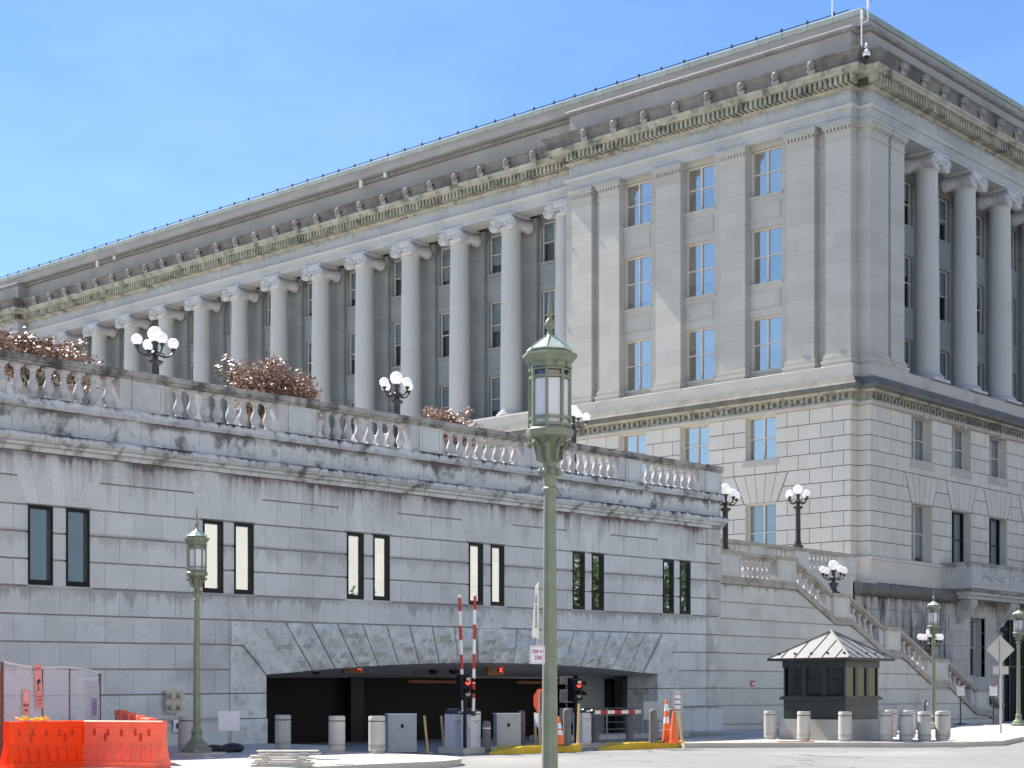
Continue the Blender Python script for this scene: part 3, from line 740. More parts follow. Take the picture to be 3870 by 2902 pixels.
# basement: torus and black-streaked wall
MB().tube([(73.9, 42.75, 7.03), (76, 42.75, 7.03), (80, 42.75, 7.03), (84.6, 42.75, 7.03)], .37, 16).build('roll_moulding', m_ledge, ob, 40)
mb = MB()
for x in (75.2, 77.6, 80.0, 82.4): mb.lathe([(.385, -.02), (.385, .02)], (x, 42.75, 7.03), 16, ax='x')
mb.build('moulding_joints', m_torus, ob)
MB().box(73.9, XE, 42.9, 46, 6.9, 7.42).build('roll_ledge', m_plinthst, ob)
mb = MB(); mb.T = lambda u, p, z: (u, 42.9 - p, z)
rowsB = [0, .9, 1.75, 2.6, 3.45, 4.3, 5.15, 6.0, 6.72]
hb = [(86.6, 88.5, 2.6, 5.95), (90.9, 95.2, 0, 6.0)]
blocks(mb, 73.9, 84.5, rowsB, 1.5, .05, -.2, (), gv=.03, gh=.04)
holes_wall(mb, 73.9, 84.5, 0, 6.9, 0.0, -.9, ())
mb.build('basement_wall', m_black, ob)
mb = MB(); mb.T = lambda u, p, z: (u, 42.9 - p, z)
blocks(mb, 84.52, XE, rowsB, 1.5, .05, -.2, hb, gv=.03, gh=.04)
holes_wall(mb, 84.52, XE, 0, 6.9, 0.0, -.9, hb)
mb.build('basement_wall', m_base2, ob)
window(ob, wt(1.8, 3.3, m_trim, m_glassR, .5, 'B'), (87.55, 43.5, 2.62), 0)
mb = MB().box(90.95, 95.15, 43.3, 43.4, 0, 5.95); mb.cur = 1
for x in (91.1, 92.4, 93.7): mb.box(x, x + .12, 43.22, 43.32, 0, 5.9)
mb.box(91, 95, 43.22, 43.32, 3.2, 3.3)
mb.build('entrance_door', [m_dark, m_trimd], ob)
# balcony
bx = 83.8; by = 41.35
mb = MB().box(bx, XE, by, YR + .2, 7.45, 7.62).box(bx + .1, XE, by + .12, YR, 7.3, 7.45).box(bx + .25, XE, by + .3, YR, 7.1, 7.3).box(bx + .4, XE, by + .5, YR, 6.9, 7.1)
mb.build('balcony_slab', m_balc, ob)
mb = MB().box(bx + .08, XE, by + .08, by + .4, 7.62, 8.72).box(bx + .08, bx + .4, by + .4, YR, 7.62, 8.72)
mb.box(bx, XE, by, by + .48, 8.72, 8.88).box(bx, bx + .48, by + .48, YR, 8.72, 8.88)
for k in range(4):
    x = bx + .25 + k * 4.6
    mb.box(x, x + .75, by + .03, by + .08, 7.65, 8.7)
    for q in ((x + 1.0, x + 4.1, 7.72, 7.78), (x + 1.0, x + 4.1, 8.5, 8.56)): mb.box(q[0], q[1], by + .05, by + .08, q[2], q[3])
    for i in range(9): mb.ball((x + 1.25 + i * .33, by + .08, 8.14 + .12 * math.sin(i * 1.7)), .13 + .05 * (i % 2), 8)
mb.build('balcony_parapet', m_balc, ob, 40)
def console(x):
    m = MB(); pts = []
    for i in range(13):
        t = i / 12; pts.append((42.9 - .9 * (1 - t) ** .8 - .12 * math.sin(t * 6.3), 6.9 - 1.5 * t))
    pr = [(b, a) for a, b in pts]
    n = len(pts); vs = [(x, a, b) for a, b in pts] + [(x, 42.92, b) for a, b in pts] + [(x + .8, a, b) for a, b in pts] + [(x + .8, 42.92, b) for a, b in pts]
    fs = []
    for i in range(n - 1):
        fs += [(i, i + 1, n + i + 1, n + i), (2 * n + i, 3 * n + i, 3 * n + i + 1, 2 * n + i + 1), (i, 2 * n + i, 2 * n + i + 1, i + 1)]
    fs.append((n - 1, 3 * n - 1, 4 * n - 1, 2 * n - 1))
    m.add(vs, fs)
    m.tube([(x - .03, 42.35 + .25 * math.cos(t) * (1 - t / 14), 6.5 + .25 * math.sin(t) * (1 - t / 14)) for t in [i * .5 for i in range(26)]], .045, 5)
    m.tube([(x - .03, 42.7 + .16 * math.cos(t) * (1 - t / 14), 5.7 + .16 * math.sin(t) * (1 - t / 14)) for t in [i * .5 for i in range(24)]], .04, 5)
    return m
for x in (85.0, 90.0, 95.6): console(x).build('console_bracket', m_balc, ob, 40)

# roof rail on the building
mb = MB()
for z in (37.42, 37.56): mb.tube([(XL + .6, 44.5, z), (XL + .6, 144, z)], .028, 5)
for i in range(62):
    y = 45.4 + i * 1.62; mb.box(XL + .56, XL + .64, y - .04, y + .04, 37.25, 37.68)
mb.build('roof_rail', m_iron, ob)

# ============================================================ things on the roof corner
def pz(*a): return a
t = empty('flag_pole', (XL + .45, 45.4, 36.4), 'thin white pole standing on the roof corner, leftmost of the roof equipment', 'pole')
MB().tube([(0, 0, 0), (0, 0, 3.0)], [.045, .03], 8).build('pole', m_white, t); MB().box(-.12, .12, -.12, .12, 0, .08).build('foot', m_alum, t)
t = empty('antenna_mast', (XL + .5, YR + 1.1, 34.7), 'pale antenna with panel boxes on a thin mast above the dome camera', 'antenna')
MB().tube([(-.85, -1.2, 0), (-.85, -1.2, 2.2)], .035, 8).tube([(-.75, -1.5, 1.6), (-.75, -1.5, 3.4)], .04, 6).tube([(-.85, -1.2, 1.5), (-.75, -1.5, 1.6)], .03, 6).build('mast', m_white, t)
MB().box(-.92, -.8, -1.26, -1.16, 1.7, 2.2).box(-.81, -.7, -1.57, -1.46, 2.2, 2.8).build('panel', m_white, t)
MB().tube([(-.75, -1.7, 2.5), (-.75, -1.7, 3.3)], .03, 6).build('whip', m_alum, t)
t = empty('dome_camera', (XL - .75, YR - .6, 34.3), 'white dome security camera hanging from a bracket on the cornice corner', 'camera')
MB().tube([(.2, .2, .5), (0, 0, .62), (-.15, -.1, .5), (-.15, -.1, .2)], .05, 8).build('bracket', m_white, t)
MB().lathe([(.05, .25), (.12, .2), (.2, .02), (.2, -.06), (.16, -.1)], (-.15, -.1, 0), 16).build('housing', m_white, t, 40)
MB().ball((-.15, -.1, -.1), .14, 12).build('dome', m_dark, t, 60)
for i, (yy, lb) in enumerate(((81.6, 'thin white bracket lamp on the attic near the middle of the roofline'), (112.6, 'thin white bracket lamp on the attic near the left end of the roofline'))):
    t = empty('bracket_light', (XL + SB, yy, 36.45), lb, 'floodlight', 'bracket lamps on the attic')
    MB().tube([(.1, 0, .1), (0, 0, .55), (-.3, -.1, .6), (-.35, -2.0, .15)], .035, 6).tube([(-.35, .3, -.5), (-.3, .3, .5), (-.2, .2, .62)], .035, 6).build('arm', m_white, t)
    MB().box(-.45, -.25, .22, .42, -.55, .2).box(-.45, -.25, -2.15, -1.95, -.35, .25).build('lamp_head', m_white, t)

# ============================================================ TERRACE / GARAGE WALL
def shear(mb):
    mb.v = [(x, y, z + SH * (x - 54.33)) for x, y, z in mb.v]; return mb
tw = empty('terrace_garage', (41, 38, 0), 'long grey granite terrace wall with slit windows, low garage portal and balustrade on top', 'building', world=True)
TW = lambda u, p, z: (u, 38 - p, z)
XS, XF = 8.0, 54.9
rows = [1.11, 1.85, 2.55, 3.27, 3.99, 4.72, 5.43, 6.14, 6.84]
WX = [(23.46, 24.19), (24.6, 25.32), (29.1, 29.82), (30.23, 30.94), (34.65, 35.35), (35.77, 36.48), (40.17, 40.86), (41.26, 41.93), (45.63, 46.3), (46.72, 47.41), (51.06, 51.75), (52.16, 52.85)]
WX0 = [(18.0, 18.7), (19.1, 19.8)] + WX
wh = [(a, b, 4.76, 6.84) for a, b in WX0]
gar = (30.05, 52.0, -1, 3.99)
mb = MB(); mb.T = TW
blocks(mb, XS, 53.98, rows, .93, 0, -.25, wh + [gar], gv=.011, gh=.048, off=.25)
mq = MB(); mq.T = TW; blocks(mq, 53.98, XF, [1.11] + rows[1:] + [7.58, 8.24], .93, .035, -.25, (), gh=.05); shear(mq).build('quoins', m_quoin, tw)
fc = [((WX0[i][0] + WX0[i + 1][1]) / 2) for i in range(0, len(WX0), 2)]
fh = [q for c in fc for q in ((c - 1.0, c + 1.0, 6.84, 7.58), (c - 1.24, c + 1.24, 7.58, 8.24))]
blocks(mb, XS, 53.98, [6.84, 7.58, 8.24], .93, 0, -.25, fh, gv=.011, gh=.048, off=.25)
for c in fc:
    fan(mb, c, 6.88, 8.22, .98, 1.5, 5, -.006, -.25, .003)
    for s_ in (-1, 1):
        mb.add([(c + s_ * .96, 0, 6.86), (c + s_ * 1.38, 0, 6.86), (c + s_ * 1.38, 0, 7.0), (c + s_ * .96, -.25, 6.86), (c + s_ * 1.38, -.25, 6.86), (c + s_ * 1.38, -.25, 7.0)], [(0, 1, 2), (5, 4, 3), (0, 3, 4, 1), (1, 4, 5, 2), (2, 5, 3, 0)]) if 0 else None
shear(mb).build('wall_blocks', m_granite, tw)
# backing
mb = MB(); mb.T = TW
holes_wall(mb, XS, XF - .02, -.5, 8.3, -.06, -1.3, wh + [(31.30, 50.73, -1, 2.95)])
shear(mb).build('wall_backing', m_groovew, tw)
# plinth
mb = MB(); mb.T = TW
blocks(mb, XS, 53.9, [-.6, 1.11], 2.2, .09, -.25, [gar], gv=.015, gh=.02)
blocks(mb, 53.9, XF + .05, [-.6, 1.11], 1.2, .12, -.25, (), gh=.02)
mb.box(XS, 30.04, -.1, .04, 1.08, 1.14)
shear(mb).build('plinth', m_granite, tw)
# windows
for a, b in WX0:
    zo = SH * ((a + b) / 2 - 54.33)
    w_ = b - a; h = 2.08
    f = MB(); fr = .085
    f.box(a, a + .05, 37.97, 38.2, 4.76 + zo, 6.84 + zo).box(b - fr, b, 37.97, 38.2, 4.76 + zo, 6.84 + zo).box(a + .05, b - fr, 37.97, 38.2, 6.84 + zo - .1, 6.84 + zo).box(a + .05, b - fr, 37.97, 38.2, 4.76 + zo, 4.76 + zo + .13)
    o = f.build('window', m_trimd, tw)
    p = MB().box(a + .04, b - fr + .01, 38.06, 38.07, 4.86 + zo, 6.76 + zo).build('pane', m_glassW, o, loc=(0, 0, 0))
    MB().box(a, b, 38.6, 38.65, 4.7 + zo, 6.9 + zo).build('room_interior', m_dark, o, loc=(0, 0, 0))
mb = MB(); mb.T = TW
for c in fc: mb.box(c - 1.0, c + 1.0, -.1, .035, 4.69, 4.755)
shear(mb).build('window_sills', m_granite, tw)
# garage portal: jambs and rock-faced voussoirs
mb = MB(); mb.T = TW
gL = [(30.06, 1.87), (31.39, 1.87), (31.39, 2.37), (30.47, 3.24), (30.06, 3.24)]
gR = [(51.98, 1.87), (50.64, 1.87), (50.64, 2.37), (51.5, 3.24), (51.98, 3.24)]
for g_ in (gL, gR): mb.poly(g_, .06, -1.4)
for a, b in ((30.06, 31.39), (50.64, 51.98)):
    mb.box(a, b, .06, -1.4, 1.13, 1.84); mb.box(a, b, .11, -1.4, -.5, 1.1)
shear(mb).build('portal_jambs', m_rock, tw)
def arcz(x): return 2.39 + .41 * (1 - ((x - 41.015) / 9.63) ** 2)
NV = 21
def rocky(quad, p0, amp, nu=7, nv=9, seed=0):   # quad corners (u,z): bl,br,tr,tl
    m = MB(); m.T = TW; vs = []; fs = []
    for j in range(nv + 1):
        for i in range(nu + 1):
            s_, t_ = i / nu, j / nv
            u = (1 - t_) * ((1 - s_) * quad[0][0] + s_ * quad[1][0]) + t_ * ((1 - s_) * quad[3][0] + s_ * quad[2][0])
            z = (1 - t_) * ((1 - s_) * quad[0][1] + s_ * quad[1][1]) + t_ * ((1 - s_) * quad[3][1] + s_ * quad[2][1])
            e = min(s_, 1 - s_, 1) * 4; e2 = min(t_, 1 - t_) * 6; k = min(1, e, e2)
            d = p0 + k * (.12 + amp * noise.noise(Vector((u * 3.1, z * 3.1, seed))) + amp * .5 * noise.noise(Vector((u * 8, z * 8, seed))))
            vs.append((u, d, z))
    for j in range(nv):
        for i in range(nu):
            a = j * (nu + 1) + i; fs.append((a, a + 1, a + nu + 2, a + nu + 1))
    m.add(vs, fs)
    n0 = len(vs); bot = [(quad[k][0], -.5, quad[k][1]) for k in range(4)]; fr = [(quad[k][0], p0, quad[k][1]) for k in range(4)]
    m.add(fr + bot, [(0, 4, 5, 1), (1, 5, 6, 2), (2, 6, 7, 3), (3, 7, 4, 0)])
    return m
xb = [31.39 + (50.64 - 31.39) * i / NV for i in range(NV + 1)]; xt = [30.06 + (51.98 - 30.06) * i / NV for i in range(NV + 1)]
for i in range(NV):
    g_ = .028
    if i == 0:
        mm = MB(); mm.T = TW; mm.poly([(30.06, 3.27), (30.49, 3.27), (31.37, 2.41), (xb[1] - g_, arcz(xb[1])), (xt[1] - g_, 3.96), (30.06, 3.96)], .12, -.5); q = mm
    elif i == NV - 1:
        mm = MB(); mm.T = TW; mm.poly([(51.98, 3.27), (51.48, 3.27), (50.66, 2.41), (xb[-2] + g_, arcz(xb[-2])), (xt[-2] + g_, 3.96), (51.98, 3.96)], .12, -.5); q = mm
    else:
        top = 3.96
        q = rocky([(xb[i] + g_, arcz(xb[i])), (xb[i + 1] - g_, arcz(xb[i + 1])), (xt[i + 1] - g_, top), (xt[i] + g_, top)], .03 if i != 10 else .1, .27, seed=i)
    shear(q).build('arch_stone', m_rock, tw, 0)
mm = MB(); mm.T = TW; mm.poly([(40.35, 3.97), (41.7, 3.97), (41.7, 4.12), (41.45, 4.12), (41.45, 4.35), (40.6, 4.35), (40.6, 4.12), (40.35, 4.12)], .08, -.2)
shear(mm).build('keystone_cap', m_rock, tw)
# soffit, header
mb = MB(); n = 24; vs = []; fs = []
for i in range(n + 1):
    x = 31.39 + 19.25 * i / n; vs += [(x, 38.0, arcz(x) + .002 + SH * (x - 54.33)), (x, 40.9, 2.32 + SH * (x - 54.33)), (x, 38.0, 3.2), (x, 40.9, 3.2)]
for i in range(n):
    a = i * 4; b = a + 4; fs += [(a, a + 1, b + 1, b), (a + 2, b + 2, b + 3, a + 3), (a + 1, a + 3, b + 3, b + 1)]
mb.add(vs, fs); mb.box(30, 56, 40.9, 41.2, 2.2, 3.3); mb.build('soffit', m_soffit, tw)
MB().box(30.2, 31.39, 38.1, 41.3, -.2, 2.6).box(50.64, 56, 38.1, 40.2, -.2, 2.6).build('side_wall', m_inner, tw) if 0 else MB().box(30.2, 31.38, 39.3, 41.6, -.2, 2.6).build('side_wall', m_inner, tw)
mb = MB()
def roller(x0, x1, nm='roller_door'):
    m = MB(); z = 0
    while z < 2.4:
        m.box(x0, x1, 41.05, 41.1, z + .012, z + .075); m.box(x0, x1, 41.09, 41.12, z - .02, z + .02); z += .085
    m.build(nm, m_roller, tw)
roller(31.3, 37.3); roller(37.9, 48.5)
MB().box(37.3, 37.9, 40.7, 41.15, 0, 2.5).box(48.35, 48.6, 40.2, 41.15, 0, 2.5).build('door_post', m_trimd, tw)
MB().box(48.6, 50.2, 40.2, 40.5, 0, 2.5).box(51.75, 55, 40.2, 40.5, 0, 2.5).box(50.2, 51.75, 40.2, 40.5, 2.22, 2.5).build('inner_wall', m_inner, tw)
MB().box(50.2, 51.75, 40.9, 41.0, 0, 2.3).build('recess', m_dark, tw)
MB().box(50.55, 51.4, 40.8, 40.86, .05, 2.1).build('steel_door', plain('dark_blue_door', (.03, .04, .07), .4), tw)
# parapet
mb = MB(); mb.T = TW
def prof_box(profile, x0, x1, mat, nm, seglen=1.0, gap=.012, smooth=0):
    x = x0; m = MB()
    while x < x1 - .01:
        e = min(x + seglen, x1)
        if x1 - e < .3: e = x1
        m.sweep([(x + gap / 2, 38), (e - gap / 2, 38)], profile); x = e
    shear(m).build(nm, mat, tw, smooth)
prof_box([(-.6, 8.24), (.06, 8.24), (.09, 8.34), (.2, 8.38), (.2, 8.44), (.3, 8.48), (.38, 8.56), (.36, 8.66), (.3, 8.7), (.05, 8.74), (-.6, 8.74)], XS, 55.0, m_gran_st, 'wall_cornice', 1.05, .015)
prof_box([(-.5, 8.74), (.0, 8.74), (.0, 9.36), (-.5, 9.36)], XS, 54.95, m_gran_st, 'parapet', 1.0)
prof_box([(-.6, 9.36), (.03, 9.36), (.1, 9.39), (.16, 9.46), (.13, 9.5), (.12, 9.54), (.12, 9.66), (-.6, 9.66)], XS, 55.05, m_gran_st, 'parapet_ledge', 1.1)
PW = [(10.05, 11.1), (15.6, 16.65), (21.15, 22.2), (26.69, 27.75), (32.3, 33.33), (37.83, 38.86), (43.38, 44.35), (48.75, 49.72), (53.88, 54.98)]
PW[2] = (21.1, 22.15)
for a, b in PW:
    m = MB(); m.T = TW
    m.box(a, b, .04, -.56, 9.66, 10.5)
    for q in ((a + .1, b - .1, 9.74, 9.78), (a + .1, b - .1, 10.4, 10.44), (a + .1, a + .14, 9.78, 10.4), (b - .14, b - .1, 9.78, 10.4)): m.box(q[0], q[1], .04, .065, q[2], q[3])
    shear(m).build('balustrade_pier', m_granite, tw)
    m = MB(); m.T = TW; m.box(a - .03, b + .03, .12, -.62, 10.58, 10.76); m.box(a - .01, b + .01, .08, -.6, 10.5, 10.58); shear(m).build('pier_cap', m_rail, tw)
BAL = [(a_ * 1.22 if a_ < .119 or .2 < b_ < .4 else a_, b_) for a_, b_ in [(.075, 0), (.12, 0), (.12, .07), (.085, .1), (.07, .13), (.1, .2), (.125, .28), (.118, .36), (.085, .47), (.06, .56), (.058, .62), (.08, .66), (.06, .69), (.075, .74), (.12, .79), (.12, .86), (.02, .86)]]
bmesh_w = MB().lathe(BAL, (0, 0, 0), 14).box(-.125, .125, -.125, .125, -.02, .06).box(-.125, .125, -.125, .125, .8, .88).mesh('baluster', m_balus, 40)
for (a, b), (c, d) in zip(PW, PW[1:]):
    m = MB(); m.T = TW
    m.box(b + .03, c - .03, .09, -.53, 10.6, 10.75); m.box(b + .03, c - .03, .04, -.48, 10.53, 10.6)
    shear(m).build('handrail', m_rail, tw)
    m = MB(); m.T = TW; m.box(c - .38, c, -.02, -.5, 9.66, 10.53); shear(m).build('half_pier', m_balus, tw)
    n = 8 if c > 53 else 9
    x0 = b + .22; x1 = c - .62
    for i in range(n):
        x = x0 + (x1 - x0) * i / (n - 1)
        inst(bmesh_w, 'baluster', tw, (x, 38.24, 9.66 + SH * (x - 54.33)))
MB().box(XS, XF - .1, 38.6, 60, 9.2, 9.45).build('terrace_floor', m_walk, tw)
MB().box(XF - .3, XF - .02, 38.3, 60, -.2, 9.3).build('end_wall', m_granite, tw)
# garage lane signals and clearance bars
for i, x in enumerate((35.6, 42.3)):
    t = empty('lane_signal', (x, 38.7, 2.28), ('rusty orange lane signal with red cross under the left half of the garage arch', 'rusty orange lane signal with red cross behind the raised gate arms')[i], 'signal', 'lane signals under the garage arch')
    MB().box(-.42, .42, 0, .18, 0, .34).build('housing', m_signal, t)
    MB().lathe([(.12, -.03), (.12, .0), (.1, .0)], (-.2, -.0, .17), 16, ax='y').build('lens', m_gpost, t)
    m = MB().lathe([(.12, -.03), (.12, .0)], (.2, 0, .17), 16, ax='y'); m.build('lens', m_dark, t)
    m = MB(); m.cbox((.2, -.04, .17), (.2, .02, .045), 0, R(45)); m.cbox((.2, -.045, .17), (.2, .02, .045), 0, R(-45)); m.build('red_cross', m_redlit, t)
    MB().box(-.02, .02, .08, .12, .34, .5).build('hanger', m_iron, t)
for i, x in enumerate((38.9, 44.4)):
    t = empty('clearance_bar', (x, 39.6, 2.03), ('orange striped clearance bar hanging left of the raised gate arms', 'orange striped clearance bar hanging just left of the big lamp post')[i], 'bar', 'clearance bars in the garage')
    MB().tube([(0, 0, 0), (3.3, 0, 0)], .05, 8).build('bar', plain('rust_orange_%d' % i, (.22, .08, .035), .6, mott=.4, sc=8), t)
    MB().tube([(.3, 0, 0), (.3, 0, .4)], .012, 5).tube([(3.0, 0, 0), (3.0, 0, .4)], .012, 5).build('hanger', m_iron, t)
for i, (x, w) in enumerate(((33.3, 'left of the first lane signal'), (34.4, 'just beside the first lane signal'), (39.7, 'left of the raised gate arms'), (40.7, 'just beside the second lane signal'), (46.0, 'left of the big lamp post'))):
    t = empty('ceiling_lamp', (x, 39.2, 2.46 + SH * (x - 54) + .1), 'small black dome lamp on the garage soffit ' + w, 'lamp', 'dome lamps on the garage soffit')
    MB().lathe([(.02, -.14), (.12, -.12), (.17, -.04), (.17, .0)], (0, 0, 0), 12).build('shade', m_dark, t, 40); MB().lathe([(.05, 0), (.05, .3)], (0, 0, 0), 8).build('mount', m_gpost, t)

# ============================================================ STAIRCASE
sc_ = empty('stone_staircase', (67, 38, 0), 'long outdoor stone staircase with stepped balustrade running down to the right', 'staircase', world=True)
YS = 38.12
slope = [(60.75, 6.1), (63.95, 4.72), (65.3, 4.72), (68.55, 3.36), (69.95, 3.36), (73.1, 1.98), (74.7, 1.95), (77.75, .55), (79.1, .5), (81.0, -.3)]
def top_at(x):
    if x <= slope[0][0]: return 6.1
    for (a, za), (b, zb) in zip(slope, slope[1:]):
        if a <= x <= b: return za + (zb - za) * (x - a) / (b - a)
    return -.3
pp = [(54.92, -.5), (54.92, 6.1)] + slope + [(81.0, -.5)]
def band(y0, y1, lo, hi, x0=54.92):
    m = MB(); P = [(x, z) for x, z in [(x0, 6.1)] + slope if x >= x0]
    m.poly([(x, z + lo) for x, z in P] + [(x, z + hi) for x, z in reversed(P)], y0, y1); return m
m = MB()
rws = [-.4, .37, 1.14, 1.85, 2.56, 3.28, 3.99, 4.68, 5.36, 6.1]
for i, (z0, z1) in enumerate(zip(rws, rws[1:])):
    x = 54.92; L = 3.1; off = (i % 3) * 1.0
    x_end = max([q for q in [54.92 + .05 * k for k in range(530)] if top_at(q) > z0 + .05] + [55])
    while x < x_end:
        e = min(x + (L - off if x == 54.92 else L), x_end)
        zt0, zt1 = min(z1, top_at(x)), min(z1, top_at(e))
        if zt0 - z0 > .06 or zt1 - z0 > .06:
            pts = [(x + .004, z0 + .025), (e - .004, z0 + .025)]
            xs = [x + (e - x) * k / 8 for k in range(9)]
            tops = [(min(max(q, x + .006), e - .006), max(z0 + .021, min(z1, top_at(q)) - .02)) for q in reversed(xs)]
            m.poly(pts + tops, YS + (.0 if i else -.08), YS + .3)
        x = e
m.build('stair_wall', m_stairstone, sc_)
m = MB(); m.poly([(54.9, -.5)] + [(54.9, 6.1)] + slope + [(81, -.5)], YS + .045, YS + .6); m.build('wall_backing', m_groovew, sc_)
band(YS - .1, YS + .75, .0, .16).build('string_moulding', m_stairrail, sc_)
band(YS - .03, YS + .7, .16, .34).build('string_course', m_stairrail, sc_)
piers = [(55.0, 56.6, 6.1), (59.35, 60.75, 6.1), (63.85, 65.25, 4.72), (68.5, 69.9, 3.36), (73.2, 74.65, 1.97), (77.75, 79.1, .52)]
for a, b, z in piers:
    m = MB().box(a, b, YS - .02, YS + .72, z + .34, z + 1.22)
    for q in ((a + .14, b - .14, z + .42, z + .46), (a + .14, b - .14, z + 1.1, z + 1.14), (a + .14, a + .18, z + .46, z + 1.1), (b - .18, b - .14, z + .46, z + 1.1)): m.box(q[0], q[1], YS - .045, YS - .02, q[2], q[3])
    m.build('balustrade_pier', m_stairstone, sc_)
    MB().box(a - .05, b + .05, YS - .1, YS + .8, z + 1.22, z + 1.38).build('pier_cap', m_stairrail, sc_)
def rail(x0, z0, x1, z1):
    m = MB().poly([(x0, z0 + 1.2), (x1, z1 + 1.2), (x1, z1 + 1.36), (x0, z0 + 1.36)], YS + .02, YS + .68)
    m.poly([(x0, z0 + 1.12), (x1, z1 + 1.12), (x1, z1 + 1.2), (x0, z0 + 1.2)], YS + .1, YS + .6)
    m.build('handrail', m_stairrail, sc_)
rail(56.6, 6.1, 59.35, 6.1)
sl = [(60.75, 6.1, 63.85, 4.74), (65.25, 4.72, 68.5, 3.37), (69.9, 3.36, 73.2, 1.97), (74.65, 1.96, 77.75, .55), (79.1, .5, 81, -.25)]
for a in sl: rail(*a)
for i in range(6): inst(bmesh_w, 'baluster', sc_, (57.35 + .36 * i, YS + .34, 6.42), 0, (1, 1, .93))
for a, za, b, zb in sl[:4]:
    n = 6
    for i in range(n):
        x = a + (b - a) * (i + .7) / (n + .35); z = za + (zb - za) * (x - a) / (b - a)
        inst(bmesh_w, 'baluster', sc_, (x, YS + .34, z + .3), 0, (1, 1, .98))
    MB().poly([(b - .42, zb + .3 + (za - zb) * .42 / (b - a)), (b, zb + .3), (b, zb + 1.14), (b - .42, zb + 1.14 + (za - zb) * .42 / (b - a))], YS + .1, YS + .6).build('half_pier', m_balus, sc_)
# steps
m = MB(); x = 60.2; z = 6.35
while z > .1:
    m.box(x, x + .42, YS + .7, 41.2, z - 1.2, z); x += .42; z -= .142 if True else 0
m.box(54.9, 60.2, YS + .7, 41.3, 0, 6.4); m.build('steps', m_walk, sc_)
# upper landing balustrade
lb = empty('landing_balustrade', (64, 41.5, 7.3), 'stone balustrade at the upper landing behind the stairs with short baluster run', 'balustrade', world=True)
m = MB().box(56, 71, 41.3, 41.8, 4, 7.42); m.box(56, 71.2, 41.22, 41.9, 7.42, 7.55); m.build('landing_wall', m_stairstone, lb)
for a, b in ((56.5, 58.0), (62.0, 63.2), (65.7, 66.9), (70.3, 71.1)):
    MB().box(a, b, 41.25, 41.85, 7.55, 8.3).build('balustrade_pier', m_stairstone, lb)
MB().box(56, 71.2, 41.2, 41.9, 8.3, 8.45).build('handrail', m_stairrail, lb)
for a, n in ((67.25, 8), (63.5, 6), (59, 8)):
    for i in range(n): inst(bmesh_w, 'baluster', lb, (a + i * .36, 41.55, 7.55), 0, (1, 1, .85))
MB().box(70.4, 76, 41.9, 42.4, 4, 8.3).box(70.35, 76, 41.85, 42.45, 8.3, 8.44).build('landing_wall', m_stairstone, lb) if 0 else None

